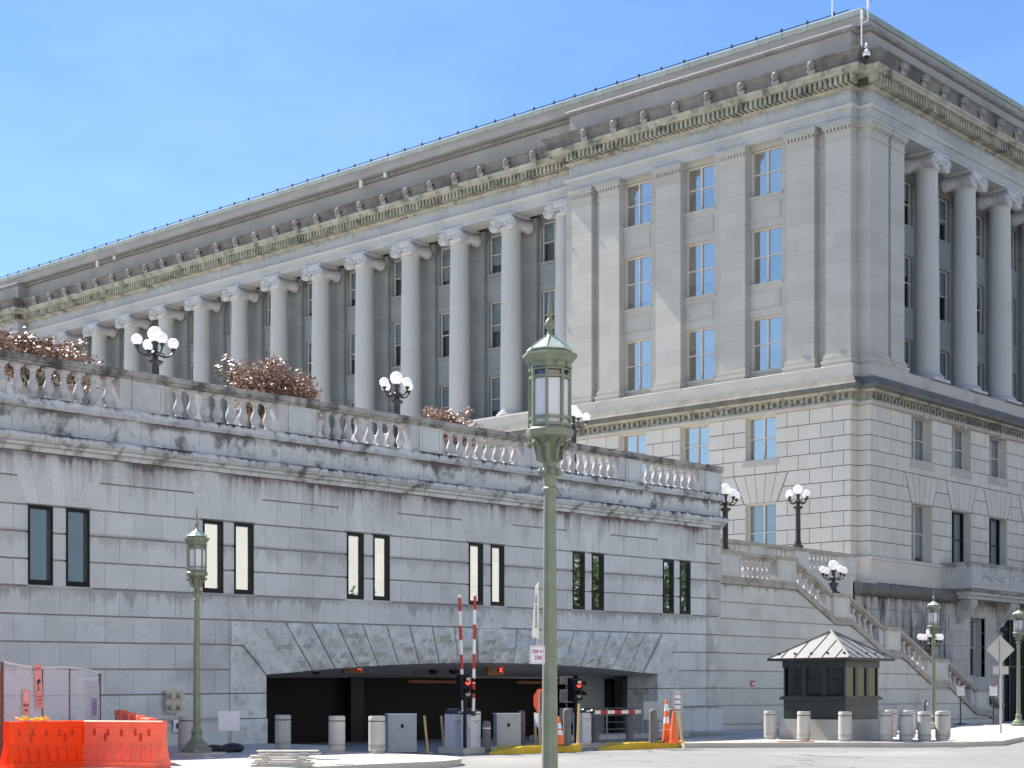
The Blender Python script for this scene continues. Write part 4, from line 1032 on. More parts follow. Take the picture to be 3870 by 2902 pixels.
# ============================================================ LAMPS
def green_lamp():
    t = empty('street_lamp', (0, 0, 0), 'x', 'street lamp', 'sage green lantern street lamps')
    MB().box(-.5, .5, -.5, .5, 0, .2).build('stone_plinth', m_conc, t)
    r8 = R(22.5)
    MB().lathe([(.36, .2), (.36, .3), (.27, .34), (.25, .42), (.15, .5), (.13, .56), (.12, .64), (.14, .67), (.14, .72), (.1, .75), (.09, .78), (.088, 1.1), (.068, 3.78), (.085, 3.8), (.085, 3.84), (.068, 3.86), (.085, 3.99), (.1, 4.0), (.1, 4.04), (.07, 4.08), (.075, 4.15)], (0, 0, 0), 8, r8).build('post', m_postg, t, 30)
    m = MB()
    for k in range(8):
        a = k * math.pi / 4; m.ball((.105 * math.cos(a), .105 * math.sin(a), 4.02), .035, 8, 1.1)
    m.build('petal_collar', m_postg, t, 60)
    m = MB().lathe([(.075, 4.1), (.09, 4.2), (.12, 4.3), (.2, 4.38), (.25, 4.4), (.265, 4.44), (.265, 4.47), (.235, 4.5)], (0, 0, 0), 8, r8)
    for k in range(8):
        a = k * math.pi / 4 + r8; c, s_ = math.cos(a), math.sin(a)
        m.tube([(.08 * c, .08 * s_, 4.14), (.13 * c, .13 * s_, 4.16), (.145 * c, .145 * s_, 4.25), (.17 * c, .17 * s_, 4.33), (.22 * c, .22 * s_, 4.35), (.235 * c, .235 * s_, 4.31), (.21 * c, .21 * s_, 4.29)], .022, 6)
    m.build('scroll_bracket', m_postg, t, 40)
    m = MB()
    for k in range(8):
        a = k * math.pi / 4 + r8; c, s_ = math.cos(a), math.sin(a)
        m.cbox((.222 * c, .222 * s_, 4.81), (.03, .03, .64), a)
    for z, h in ((4.51, .03), (4.585, .03), (5.025, .03), (5.11, .03)):
        m.lathe([(.235, z), (.235, z + h), (.205, z + h), (.205, z)], (0, 0, 0), 8, r8)
    m.build('lantern_frame', m_postg, t)
    MB().lathe([(.205, 4.5), (.205, 5.02)], (0, 0, 0), 8, r8).build('lantern_glass', m_milk, t)
    MB().lathe([(.2, 5.05), (.2, 5.11)], (0, 0, 0), 8, r8).build('upper_glass', m_glassR, t); MB().lathe([(.13, 5.03), (.13, 5.12)], (0, 0, 0), 8, r8).build('lantern_core', m_dark, t)
    MB().lathe([(.235, 5.13), (.235, 5.19), (.26, 5.21), (.29, 5.25), (.305, 5.27), (.3, 5.3), (.23, 5.31), (.22, 5.35)], (0, 0, 0), 8, r8).build('lantern_cornice', m_postg, t)
    m = MB()
    for k in range(8):
        a = k * math.pi / 4; m.lathe([(.03, -.01), (.03, .01)], (.222 * math.cos(a), .222 * math.sin(a), 5.165), 8, ax='x' if abs(math.cos(a)) > .7 else 'y')
    m.build('rosette', m_postg, t)
    m = MB().lathe([(.25, 5.33), (.252, 5.345), (.1, 5.46), (.045, 5.5)], (0, 0, 0), 8, r8)
    for k in range(8):
        a = k * math.pi / 4 + r8; c, s_ = math.cos(a), math.sin(a); m.tube([(.25 * c, .25 * s_, 5.345), (.1 * c, .1 * s_, 5.465), (.045 * c, .045 * s_, 5.505)], .009, 5)
    m.build('lantern_roof', m_roofg, t)
    MB().lathe([(.045, 5.5), (.03, 5.52), (.035, 5.54), (.02, 5.56), (.045, 5.59), (.056, 5.63), (.045, 5.67), (.02, 5.7), (.03, 5.73), (.024, 5.76), (.004, 6.02)], (0, 0, 0), 12).build('finial', m_postg, t, 50)
    return t
m_roofg = plain('pale_green_roof_metal', (.42, .50, .44), .35, .2)
gl = green_lamp()
gl.location = (13.6, 11.65, 0); gl.rotation_euler = (0, 0, R(10))
gl['label'] = 'big sage green lantern street lamp in the foreground, carrying the tow away sign'
dup(gl, (24.1, 31.7, .02), R(20), 'sage green lantern street lamp on the left in front of the slit windows')
dup(gl, (62.3, 32.45, -.05), R(5), 'sage green lantern street lamp beside the row of concrete bollards near the stairs')
dup(gl, (71.4, 32.95, -.05), R(5), 'sage green lantern street lamp at the far right edge beyond the diamond sign')

def globe_lamp(H, label, rz):
    t = empty('globe_lamp', (0, 0, 0), label, 'globe lamp', 'dark five globe lamps on the terrace and stairs', rz)
    zb = H - .225                       # big globe centre
    zc = zb - .88                       # column cap
    if H > 2:
        MB().box(-.17, .17, -.17, .17, 0, .12).lathe([(.17, .12), (.15, .3), (.125, .36), (.115, zc - .06), (.15, zc - .04), (.23, zc + .02), (.23, zc + .08), (.12, zc + .1)], (0, 0, 0), 12).build('post', m_iron, t, 35)
    else:
        MB().box(-.2, .2, -.2, .2, 0, .1).lathe([(.2, .1), (.14, .2), (.14, zc - .1), (.22, zc + .02), (.22, zc + .08), (.12, zc + .1)], (0, 0, 0), 12).build('post', m_iron, t, 35)
    MB().lathe([(.1, zc + .08), (.09, zc + .2), (.14, zc + .26), (.14, zc + .32), (.08, zc + .38), (.075, zc + .55), (.11, zc + .6), (.12, zc + .64), (.06, zc + .67)], (0, 0, 0), 12).build('stem', m_iron, t, 35)
    MB().ball((0, 0, zb), .225, 20).build('globe', m_globe, t, 80)
    for k in range(4):
        a = k * math.pi / 2; c, s_ = math.cos(a), math.sin(a); za = zc + .28
        P = [(.08, za), (.28, za - .06), (.44, za - .02), (.54, za + .08), (.56, za + .16)]
        arm = MB().tube([(r * c, r * s_, z) for r, z in P], [.03, .028, .028, .03, .04], 8)
        arm.lathe([(.03, za + .12), (.07, za + .16), (.085, za + .22), (.05, za + .24)], (.56 * c, .56 * s_, 0), 10)
        arm.tube([(.1 * c, .1 * s_, za + .06), (.24 * c, .24 * s_, za + .04), (.3 * c, .3 * s_, za - .04)], .018, 6)
        ao = arm.build('arm', m_iron, t, 40)
        MB().ball((.56 * c, .56 * s_, za + .38), .165, 18).build('globe', m_globe, ao, 80)
    return t
def at(xpx, y):
    a = R(TH) - math.atan((xpx - 1935) / 6212); return y / math.tan(a)
GL = globe_lamp(2.95, 'five globe lamp behind the balustrade left of the large copper bush', 0)
GL.location = (29.05, 40.2, 9.5); GL.rotation_euler = (0, 0, R(75))
for (x, y, z, rz, lb_) in ((39.8, 41.1, 9.86, 87, 'five globe lamp behind the balustrade between the two copper bushes'),
                            (50.85, 42.3, 10.28, 60, 'five globe lamp half hidden behind the lantern of the big street lamp'),
                            (66.1, 41.35, 8.45, 80, 'five globe lamp standing on the upper landing pier right of the wall corner')):
    gd = dup(GL, (x, y, z), R(rz), lb_)
    if z > 9.6: MB().box(-.3, .3, -.3, .3, 9.44 - z, -.08).box(-.34, .34, -.34, .34, -.08, 0).build('stone_pedestal', m_granite, gd)
dup(GL, (56.0, 38.5, 7.3), R(70), 'five globe lamp on the landing pier right against the end of the terrace wall')
G2 = globe_lamp(1.52, 'short five globe lamp on the upper stair pier', R(65)); G2.location = (64.5, 38.5, 6.1)
dup(G2, (73.6, 38.5, 3.33), R(60), 'short five globe lamp on the lower stair pier behind the green street lamp')

# ============================================================ BOOTH
bt = empty('guard_booth', (45.1, 26.5, .15), 'small dark guard booth with pale hipped metal roof on a concrete base', 'booth')
w, d = 2.05, 2.25
MB().box(-.12, w + .12, -.12, d + .12, 0, .12).plan([(-.1, -.1), (w + .1, -.1), (w + .1, d + .1), (-.1, d + .1)], .12, .66).build('concrete_base', m_walk2, bt)
m = MB().box(0, w, 0, d, .66, 1.28)
for q in ((.12, w - .12),): m.box(q[0], q[1], -.03, 0, 1.08, 1.12)
m.box(-.1, w + .1, -.1, d + .1, 1.28, 1.36).box(-.05, w + .05, -.05, d + .05, 1.36, 1.4).box(-.03, w + .03, -.03, d + .03, 2.3, 2.52)
def posts(m, n, L, ax):
    for i in range(n + 1):
        c = .0 + L * i / n
        s0, s1 = max(0, c - .07), min(L, c + .07)
        for q in (0, 1):
            if ax == 'x': y0 = 0 if q == 0 else d - .1; m.box(s0, s1, y0, y0 + .1, 1.4, 2.3)
            else: x0 = 0 if q == 0 else w - .1; m.box(x0, x0 + .1, s0 if 0 < i < n else max(.1, s0), min(s1, d - .1), 1.4, 2.3)
posts(m, 3, w, 'x'); posts(m, 3, d, 'y')
m.build('body', m_booth, bt)
m = MB()
for i in range(3):
    a, b = w * i / 3 + .07, w * (i + 1) / 3 - .07; m.box(a, b, .04, .05, 1.4, 2.3).box(a, b, d - .05, d - .04, 1.4, 2.3)
    a, b = d * i / 3 + .07, d * (i + 1) / 3 - .07; m.box(.04, .05, a, b, 1.4, 2.3).box(w - .05, w - .04, a, b, 1.4, 2.3)
m.build('window_panes', m_glassB, bt)
MB().box(.1, w - .1, .1, d - .1, 1.35, 1.42).box(.5, .9, .5, 1.3, 1.42, 1.65).box(1.2, 1.6, 1.4, 1.9, 1.42, 1.8).build('desk', m_trimd, bt)
e = .36; zt = 3.47; ze = 2.6
ap = (w / 2, d / 2, zt); cs = [(-e, -e, ze), (w + e, -e, ze), (w + e, d + e, ze), (-e, d + e, ze)]
m = MB(); m.add(cs + [ap], [(0, 1, 4), (1, 2, 4), (2, 3, 4), (3, 0, 4), (0, 3, 2, 1)]); rf = m.build('roof', m_roofm, bt)
m = MB().box(-e - .02, w + e + .02, -e - .02, d + e + .02, 2.52, 2.6); m.build('eave', m_seam, bt)
m = MB()
for k in range(4):
    A, B = Vector(cs[k]), Vector(cs[(k + 1) % 4]); P = Vector(ap); mid = (A + B) / 2
    for i in range(1, 6):
        t_ = i / 6; q = A.lerp(B, t_); r_ = 1 - abs(t_ - .5) * 2
        e_ = q + (P - mid) * r_ * .97
        m.tube([q + Vector((0, 0, .015)), e_ + Vector((0, 0, .015))], .012, 5)
    for i in range(5):
        q = A.lerp(B, (i + .5) / 5) + (P - mid) * .13; m.cbox(q + Vector((0, 0, .04)), (.06, .06, .05))
m.build('roof_seam', m_seam, bt)
m = MB()
for k in range(4): m.tube([Vector(cs[k]) + Vector((0, 0, .02)), Vector(ap) + Vector((0, 0, .03))], .045, 6)
m.build('roof_hip', m_roofm, bt)

# ============================================================ BOLLARDS
def bollard(r=.205, h=.92, mat=None):
    t = empty('concrete_bollard', (0, 0, 0), 'x', 'bollard', 'thick round concrete bollards')
    MB().lathe([(r * .86, 0), (r * .86, .06), (r, .07), (r, h - .14), (r * .9, h - .135), (r * .9, h - .115), (r, h - .11), (r, h - .03), (r * .93, h), (.001, h)], (0, 0, 0), 24).build('body', m_boll, t, 40)
    MB().lathe([(r * .905, h - .136), (r * .905, h - .114)], (0, 0, 0), 24).build('groove', m_txt, t)
    return t
B0 = bollard()
def gat(px, d):   # ground point from a viewing column and depth
    r = (px - 1935) / 6212 * d; c, s_ = math.cos(R(TH)), math.sin(R(TH))
    return (d * c + r * s_, d * s_ - r * c)
bl = [(*gat(2911, 52.9), 'pale concrete bollard left of the guard booth, leftmost of the right row'), (*gat(3038, 51.4), 'pale concrete bollard in front of the dark left face of the booth'),
      (*gat(3194, 50.4), 'pale concrete bollard at the near corner of the booth'), (*gat(3349, 50.6), 'front concrete bollard just right of the booth'),
      (*gat(3368, 56.0), 'rear concrete bollard right of the booth, half hidden by the front one'), (*gat(3424, 50.6), 'second front concrete bollard right of the booth'),
      (*gat(3437, 55.2), 'rear concrete bollard hidden behind the second front one'), (*gat(3494, 50.6), 'third front concrete bollard, left of the green lamp base'),
      (*gat(3560, 51.2), 'rightmost front concrete bollard, right of the green lamp base'), (*gat(3568, 53.0), 'rear concrete bollard behind the rightmost front one'),
      (27.55, 32.64, 'concrete bollard before the left end of the dark garage door'), (27.3, 30.3, 'concrete bollard before the middle of the left garage door'),
      (27.71, 29.3, 'concrete bollard beside the big grey ticket cabinet'), (25.0, 33.3, 'shaded concrete bollard behind the plain white sign'),
      (23.9, 34.3, 'shaded concrete bollard hidden behind the left street lamp'), (23.1, 35.6, 'shaded concrete bollard next to the orange barriers')]
for i, (x, y, lb_) in enumerate(bl):
    o = B0 if i == 0 else dup(B0)
    o.location = (x, y, .15); o['label'] = lb_
def gat(px, d):   # ground point from picture column and view depth
    r = (px - 1935) / 6212 * d; c, s_ = math.cos(R(TH)), math.sin(R(TH))
    return (d * c + r * s_, d * s_ - r * c)
def steelb(r, h):
    return MB().lathe([(r, 0), (r, h - r * .8), (r * .9, h - r * .35), (r * .6, h - r * .08), (.001, h)], (0, 0, 0), 16)
sb = [(1839, 45.0, 0, .88, 'short grey steel bollard with reflective rim between gate and cabinet'), (1970, 46.5, .15, 1.0, 'grey steel bollard against the right side of the grey cabinet'),
      (2143, 45.3, .2, 1.02, 'sunlit topped grey bollard right of the big lamp post beside the striped cone'), (2251, 50.5, 0, .98, 'dark grey bollard below the lowered gate arm, nearest its cabinet'),
      (2379, 51.0, .1, 1.1, 'dark grey bollard in front of the free end of the lowered gate arm'), (2468, 47.6, .2, .98, 'sunlit topped grey bollard on the right yellow island'),
      (2052, 46.0, .2, 1.05, 'grey bollard with two white bands behind the red octagon sign'), (2539, 48.8, .2, 1.0, 'grey bollard hidden behind the plain orange cone')]
for px, d_, z, h, lb_ in sb:
    x, y = gat(px, d_)
    t = empty('steel_bollard', (x, y, z), lb_, 'bollard', 'slim grey steel bollards at the garage')
    steelb(.115, h).build('body', m_gpost, t, 60)
    if 'bands' in lb_ or 'rim' in lb_:
        m = MB().lathe([(.118, h - .22), (.118, h - .19)], (0, 0, 0), 16)
        if 'bands' in lb_: m.lathe([(.118, h - .5), (.118, h - .47)], (0, 0, 0), 16)
        m.build('reflective_band', m_white, t)

x, y = gat(3007, 50.0); t = empty('storm_drain', (x, y, 0), 'rusty cast iron storm drain inlet cut into the kerb before the booth', 'drain', rz=R(-40))
MB().box(-.55, .55, -.12, .3, .14, .175).build('cover', m_signal, t); MB().box(-.5, .5, -.14, -.1, .02, .135).build('opening', m_dark, t)
# ============================================================ GATES
def cabinet_gate(loc, label, arm, rz=0, ox=0):
    t = empty('barrier_gate', loc, label, 'barrier gate', 'parking barrier gates', rz)
    MB().box(-.2, .2, -.18, .18, 0, .9).build('cabinet', m_cab, t)
    MB().box(-.17, .17, -.19, -.18, .72, .73).box(-.02, .03, -.19, -.18, .66, .69).build('door_seam', m_txt, t)
    m = MB()
    for i in range(7):
        a = math.pi * i / 6
    prof = [(-.2, .9)] + [(-.2 * math.cos(math.pi * i / 8), .9 + .16 * math.sin(math.pi * i / 8) ** .7) for i in range(1, 8)] + [(.2, .9)]
    m.poly(prof, -.18, .18); m.build('hood', m_navy, t, 40)
    MB().box(-.02, .18, -.195, -.182, .93, .98).build('hood_badge', m_white, t)
    L = 3.2 if arm != 'down' else 2.7
    ao = None; n = 8
    for k in range(n):
        a, b = L * k / n, L * (k + 1) / n
        m = MB()
        if arm == 'down': m.box(.25 + a, .25 + b, -.24, -.2, .86, .97)
        else:
            lean = arm
            m.add([(ox + lean * a - .04, -.24, .95 + a), (ox + lean * a + .04, -.24, .95 + a), (ox + lean * b + .04, -.24, .95 + b), (ox + lean * b - .04, -.24, .95 + b),
                   (ox + lean * a - .04, -.2, .95 + a), (ox + lean * a + .04, -.2, .95 + a), (ox + lean * b + .04, -.2, .95 + b), (ox + lean * b - .04, -.2, .95 + b)],
                  [(0, 1, 2, 3), (7, 6, 5, 4), (0, 4, 5, 1), (1, 5, 6, 2), (2, 6, 7, 3), (3, 7, 4, 0)])
        mat_ = (m_white, m_red)[k % 2]
        if ao is None:
            ao = m.build('arm', m_white, t)
        else: m.build('stripe', mat_, ao, loc=(0, 0, 0))
    if arm != 'down': MB().ball((ox + arm * L, -.22, .95 + L), .05, 8).build('arm_tip', m_white, ao, loc=(0, 0, 0))
    m = MB().lathe([(.07, -.26), (.07, -.18)], (ox if arm != 'down' else .22, 0, .93), 12, ax='y'); m.build('pivot', m_iron, t)
    return t
x, y = gat(1780, 45.0); cabinet_gate((x, y, .15), 'right one of two white gate cabinets with raised striped arm', .022, 0, -.14)
x2, y2 = gat(1717, 45.6); cabinet_gate((x2, y2, .15), 'left one of two white gate cabinets with raised arm leaning left', -.043, 0, .12)
MB_i = MB().box(x2 - .8, x + 1.0, y - .35, y + .6, 0, .15); o = MB_i.build('kerb_island', m_conc); o['kind'] = 'structure'
x3, y3 = gat(2200, 49.0); cabinet_gate((x3, y3, .15), 'white gate cabinet with striped arm lowered across the lane', 'down')
o = MB().box(x3 - .6, x3 + .5, y3 - .35, y3 + .6, 0, .15).build('kerb_island', m_conc); o['kind'] = 'structure'
# traffic lights
def tlight(px, d_, ztop, label):
    x, y = gat(px, d_); t = empty('traffic_light', (x, y, .15), label, 'traffic light', 'black two lens traffic lights at the gates')
    z1 = ztop - .15
    MB().tube([(0, 0, 0), (0, 0, z1 - .62)], .05, 8).build('pole', m_trimd, t)
    MB().box(-.16, .16, -.12, .12, z1 - .62, z1).box(-.2, .2, .1, .13, z1 - .66, z1 + .04).build('housing', m_trimd, t)
    for k, mt in ((0, m_redlit), (1, m_greenl)):
        z = z1 - .16 - .3 * k
        MB().lathe([(.095, -.02), (.07, -.045), (.001, -.055)], (0, -.12, z), 14, ax='y').build('lens', mt, t, 60)
        m = MB(); vs = []; fs = []
        for i in range(9):
            a = math.pi * (i / 8); vs += [(.115 * math.cos(a), -.12, z + .115 * math.sin(a)), (.115 * math.cos(a), -.34, z + .115 * math.sin(a) - .02), (.125 * math.cos(a), -.12, z + .125 * math.sin(a)), (.125 * math.cos(a), -.34, z + .125 * math.sin(a) - .02)]
        for i in range(8): a = i * 4; fs += [(a, a + 1, a + 5, a + 4), (a + 2, a + 6, a + 7, a + 3), (a + 1, a + 3, a + 7, a + 5)]
        m.add(vs, fs); m.build('visor', m_trimd, t)
    t.rotation_euler = (0, 0, R(-8))
tlight(1757, 44.4, 2.1, 'black traffic light with red lens lit between the raised gate arms')
tlight(2176, 48.3, 2.05, 'black traffic light with red lens lit right of the big lamp post')
# ticket cabinets
def tcab(px0, px1, d_, h, label):
    x, y = gat((px0 + px1) / 2, d_); t = empty('ticket_cabinet', (x, y, .05), label, 'cabinet', 'grey ticket cabinets', R(-35)); w_ = (px1 - px0) / 6212 * d_ * .86
    MB().box(-w_ / 2, w_ / 2, -.2, .25, 0, h).build('body', m_cabg, t)
    MB().box(-w_ / 2 - .02, w_ / 2 + .02, -.22, .27, h, h + .03).build('lid', m_cab, t)
    MB().box(-w_ / 2 + .06, w_ / 2 - .06, -.215, -.2, .1, h - .12).build('door_panel', m_cabg, t)
    MB().ball((0, -.22, h * .7), .045, 8, 1.4).build('handle', m_txt, t, 60)
    MB().box(w_ / 2, w_ / 2 + .012, -.2, .25, .01, h - .01).build('side_panel', m_cab, t)
tcab(1454, 1577, 44.5, 1.0, 'large pale grey cabinet with black handset beside the garage bollards')
tcab(1864, 1968, 45.8, 1.0, 'grey cabinet with a dark oval handle behind the left yellow island')
# yellow islands
for i, (x0, x1, y_) in enumerate(((32.2, 35.5, 29.25), (36.7, 40.35, 29.15))):
    m = MB().plan([(x0, y_ + .45), (x0 + .9, y_), (x1, y_), (x1, y_ + .95), (x0 + .9, y_ + .95)], 0, .2)
    m.v = [(a, b, c if not (c > .1 and a < x0 + .05) else .05) for a, b, c in m.v]
    o = m.build('yellow_island', m_yellow)
    tag(o, ('yellow painted kerb island with wedge nose behind the big lamp post', 'yellow painted kerb island carrying the tall cones and employee parking sign')[i], 'traffic island', 'yellow traffic islands')
# cones
def cone(px, d_, z, h, label, stripes, r=.17, plain_=False):
    x, y = gat(px, d_); t = empty('traffic_cone', (x, y, z), label, 'traffic cone')
    MB().box(-.19, .19, -.19, .19, 0, .03).build('base', m_txt if not plain_ else m_cone, t)
    MB().lathe([(r, .03), (.035, h - .03), (.02, h)], (0, 0, 0), 20).build('body', m_cone, t, 60)
    for a, b in stripes:
        f = lambda z_: r + (.035 - r) * (z_ - .03) / (h - .06) + .004
        MB().lathe([(f(a), a), (f(b), b)], (0, 0, 0), 20).build('reflective_band', m_white, t, 60)
cone(2519, 47.6, .2, 1.26, 'tall slender orange cone with white bands on the right yellow island', [(.38, .39), (.56, .75), (.92, 1.12)], .13)
cone(2546, 47.2, .2, .93, 'plain orange cone without bands beside the tall banded cone', [], .15, True)
cone(2112, 44.9, .2, .8, 'orange cone with two white bands peeking out right of the big lamp post', [(.3, .42), (.47, .62)], .15)
# leaning posts
def lpost(px, d_, z, h, lean, label):
    x, y = gat(px, d_); t = empty('marker_post', (x, y, z), label, 'post', 'leaning yellow marker posts')
    MB().tube([(0, 0, 0), (lean * .7, -lean * .7, h)], .035, 8).build('post', m_ypost, t); MB().box(-.1, .1, -.1, .1, 0, .03).build('foot', m_ypost, t)
lpost(1617, 45, 0, 1.02, -.1, 'leaning pale yellow marker post right of the large ticket cabinet')
lpost(1678, 46, .1, .9, -.08, 'leaning pale yellow marker post left of the white gate cabinets')
lpost(2183, 46, .2, 1.14, .04, 'bright yellow marker post in front of the right gate cabinet')
lpost(2578, 48, .2, .85, -.08, 'yellow marker post beneath the employee parking sign')
lpost(2024, 46.4, .15, .95, -.02, 'pale marker post under the red octagon sign')
# signs
CR_ = R(TH - 90)
def sign(px, d_, z, w_, h, label, lines=(), size=.1, mat=None, postz=0, post=True, rz=None, border=False, tm=None, dx=0, pmat=None):
    x, y = gat(px, d_); t = empty('sign', (x, y, postz), label, 'sign', rz=CR_ if rz is None else rz)
    MB().box(-w_ / 2 + dx, w_ / 2 + dx, -.02, -.012, z - h / 2 - postz, z + h / 2 - postz).build('panel', mat or m_signw, t)
    if post: MB().box(-.03, .03, -.01, .03, 0, z + h / 2 - postz - .02).build('post', pmat or m_alum, t)
    if border:
        m = MB(); q = .02; k = .012; zz = z - postz
        for a, b, c, e_ in ((-w_ / 2 + q, w_ / 2 - q, zz - h / 2 + q, zz - h / 2 + q + k), (-w_ / 2 + q, w_ / 2 - q, zz + h / 2 - q - k, zz + h / 2 - q), (-w_ / 2 + q, -w_ / 2 + q + k, zz - h / 2 + q, zz + h / 2 - q), (w_ / 2 - q - k, w_ / 2 - q, zz - h / 2 + q, zz + h / 2 - q)):
            m.box(a + dx, b + dx, -.026, -.02, c, e_)
        m.build('border', tm or m_txt, t)
    for i, (s_, zz) in enumerate(lines):
        text('lettering', s_, size, t, (dx, -.024, zz - postz), (R(90), 0, 0), tm or m_txt, bold=.001, maxw=w_ * .82)
    return t
sign(2561, 48.3, 1.39, .24, .6, 'white sign reading state employees parking only above the cones', [('STATE', 1.6), ('EMPLOYEES', 1.45), ('PARKING', 1.3), ('ONLY', 1.15)], .075, border=True, postz=.2)
bpy.data.objects  # noqa
sign(2474, 50.5, 1.1, .68, .56, 'blank pale sign board on a rail left of the tall cones', mat=m_cabg, postz=.15)
t = sign(866, 41.5, .93, .54, .5, 'plain white square sign on a perforated post beside the left street lamp', postz=.15, pmat=m_alum)
for px, yb, lb_, ln in ((3630, 78.5, 'small white notice on a black stand at the foot of the stairs, left one', 'NOTICE'), (3754, 78.0, 'small white notice on a black stand near the bottom stair pier, right one', 'NOTICE')):
    s_ = sign(px, yb, 1.78, .37, .5, lb_, [('PUBLIC', 1.93), ('ENTRANCE', 1.8), ('CLOSED', 1.67)], .065, postz=.15, pmat=m_iron, tm=m_txtr) if 0 else sign(px, yb, 1.78, .37, .5, lb_, [], .07, postz=.15, pmat=m_iron, border=True, tm=m_cabg)
    m = MB()
    for k in range(4): m.box(-.13 + .02 * (k % 2), .13 - .02 * (k % 3), -.026, -.02, 1.5 + .09 * k, 1.53 + .09 * k)
    m.build('print', m_cabg, s_); MB().box(-.12, .12, -.026, -.02, 1.9 - .07, 1.97 - .07).build('red_heading', m_txtr, s_)
    MB().lathe([(.3, 0), (.3, .03), (.06, .09)], (0, 0, 0), 12).build('foot', m_iron, s_)
# diamond sign
t = empty('diamond_sign', (57.9, 27.42, .15), 'grey back of a diamond road sign with small plate below on a steel post', 'road sign', rz=CR_)
m = MB(); h_ = .53; m.poly([(0, 3.12 - h_), (h_, 3.12), (0, 3.12 + h_), (-h_, 3.12)], .03, .04); m.build('diamond_panel', m_alum, t)
MB().box(-.27, .3, .03, .04, 2.2, 2.5).build('lower_plate', m_alum, t); MB().box(-.035, .035, -.03, .03, 0, 3.62).build('post', m_alum, t)
# parking meter
x, y = gat(3496, 62); t = empty('parking_meter', (x, y, .15), 'slim dark parking meter with rounded head behind the rear bollards', 'parking meter')
MB().tube([(0, 0, 0), (0, 0, .95)], .03, 8).build('post', m_iron, t); MB().lathe([(.05, .95), (.09, 1.0), (.09, 1.18), (.05, 1.26)], (0, 0, 0), 12).build('head', m_gpost, t)
MB().box(-.05, .05, -.1, -.088, 1.05, 1.15).build('display', m_white, t)
# octagon sign
x, y = gat(2043, 45.4); t = empty('octagon_sign', (x, y, .15), 'red octagonal sign on a grey post half hidden by the big lamp post', 'sign', rz=R(TH - 90 - 55))
m = MB(); m.poly([(.33 / math.cos(R(22.5)) * math.cos(R(22.5 + 45 * k)), 1.27 + .33 / math.cos(R(22.5)) * math.sin(R(22.5 + 45 * k))) for k in range(8)], .0, .01); m.build('panel', plain('faded_stop_red', (.62, .07, .03), .5), t)
MB().box(-.03, .03, -.06, 0, 0, 1.55).build('post', m_alum, t); MB().box(-.3, .3, .0, .01, .55, .93).build('lower_plate', m_cab, t)
# small notices on the garage post (right of lamp)
x, y = gat(2141, 52); t = empty('garage_notice', (x, y, .0), 'dark toned white notices stacked on a post right of the big lamp, beside the traffic light', 'sign', rz=CR_)
MB().box(-.02, .02, 0, .04, 0, 2.2).build('post', m_gpost, t)
for k, (z, h_, ln) in enumerate(((2.05, .26, ['DO', 'NOT']), (1.55, .42, ['INVEST IN', 'SAFETY']), (.95, .45, []))):
    p = MB().box(-.22, .2, -.012, 0, z - h_ / 2, z + h_ / 2).build('panel', m_darksign, t)
    for q, s_ in enumerate(ln): text('lettering', s_, .08, p, (0, -.016, z + .07 - .14 * q), (R(90), 0, 0), m_txt, maxw=.34)
# rail in garage
x, y = 45.2, 36.8; t = empty('pipe_railing', (x, y, 0), 'thin grey pipe railing in front of the recessed steel door', 'railing')
m = MB()
for z in (.35, .6, .85, 1.1): m.tube([(-1.2, 0, z), (5.2, 0, z)], .018, 6)
m.build('rail', m_gpost, t)
m = MB()
for q in (-1.2, .9, 3.0, 5.2): m.tube([(q, 0, 0), (q, 0, 1.12)], .024, 6)
m.build('upright', m_alum, t)
o = MB().box(43.5, 50.6, 36.4, 38.2, 0, .16).build('sidewalk', m_walk); o['kind'] = 'structure'
# tow-away sign and tall sticker panel on the big lamp post
a_ = R(TH - 90)
def onlamp(dxr, dz): # local offset to the right of camera axis
    return (13.6 + dxr * math.sin(R(TH)), 11.65 - dxr * math.cos(R(TH)), dz)
X0, Y0, _ = onlamp(-.135, 0)
t = empty('tow_away_sign', (X0 - .06, Y0 - .05, 2.03), 'small white rounded tow away zone sign on the big lamp post', 'sign', rz=a_ - R(14))
def rrect(w_, h, r, n=5):
    P = []
    for cx, cy, a0 in ((w_ / 2 - r, h / 2 - r, 0), (-w_ / 2 + r, h / 2 - r, 90), (-w_ / 2 + r, -h / 2 + r, 180), (w_ / 2 - r, -h / 2 + r, 270)):
        for k in range(n + 1): P.append((cx + r * math.cos(R(a0 + 90 * k / n)), cy + r * math.sin(R(a0 + 90 * k / n))))
    return P
MB().poly(rrect(.17, .2, .025), 0, .004).build('panel', m_signw, t)
m = MB(); P1 = rrect(.152, .182, .02); P2 = rrect(.145, .175, .018); n = len(P1)
m.add([(a, -.002, b) for a, b in P1] + [(a, -.002, b) for a, b in P2], [(i, (i + 1) % n, (i + 1) % n + n, i + n) for i in range(n)]); m.build('border', m_txtr, t)
text('lettering', 'TOW', .062, t, (-.022, -.003, .032), (R(90), 0, 0), m_txtr, .001, .0008, .075)
text('lettering', 'AWAY', .032, t, (.045, -.003, .034), (R(90), 0, 0), m_txtr, .001, 0, .036)
text('lettering', 'ZONE', .062, t, (.012, -.003, -.034), (R(90), 0, 0), m_txtr, .001, .0008, .085)
t = empty('vertical_banner_sign', (X0 - .02, Y0 - .02, 2.2), 'narrow tall white sign seen edge on above the tow away sign', 'sign', rz=a_ + R(62))
m = MB().poly([(-.13, .03), (.03, .0), (.03, .62), (-.05, .56)], 0, .004); m.build('panel', m_signw, t)
text('lettering', 'NO PARKING', .06, t, (-.04, -.003, .3), (R(90), R(90), 0), m_txt, .001)
m = MB()
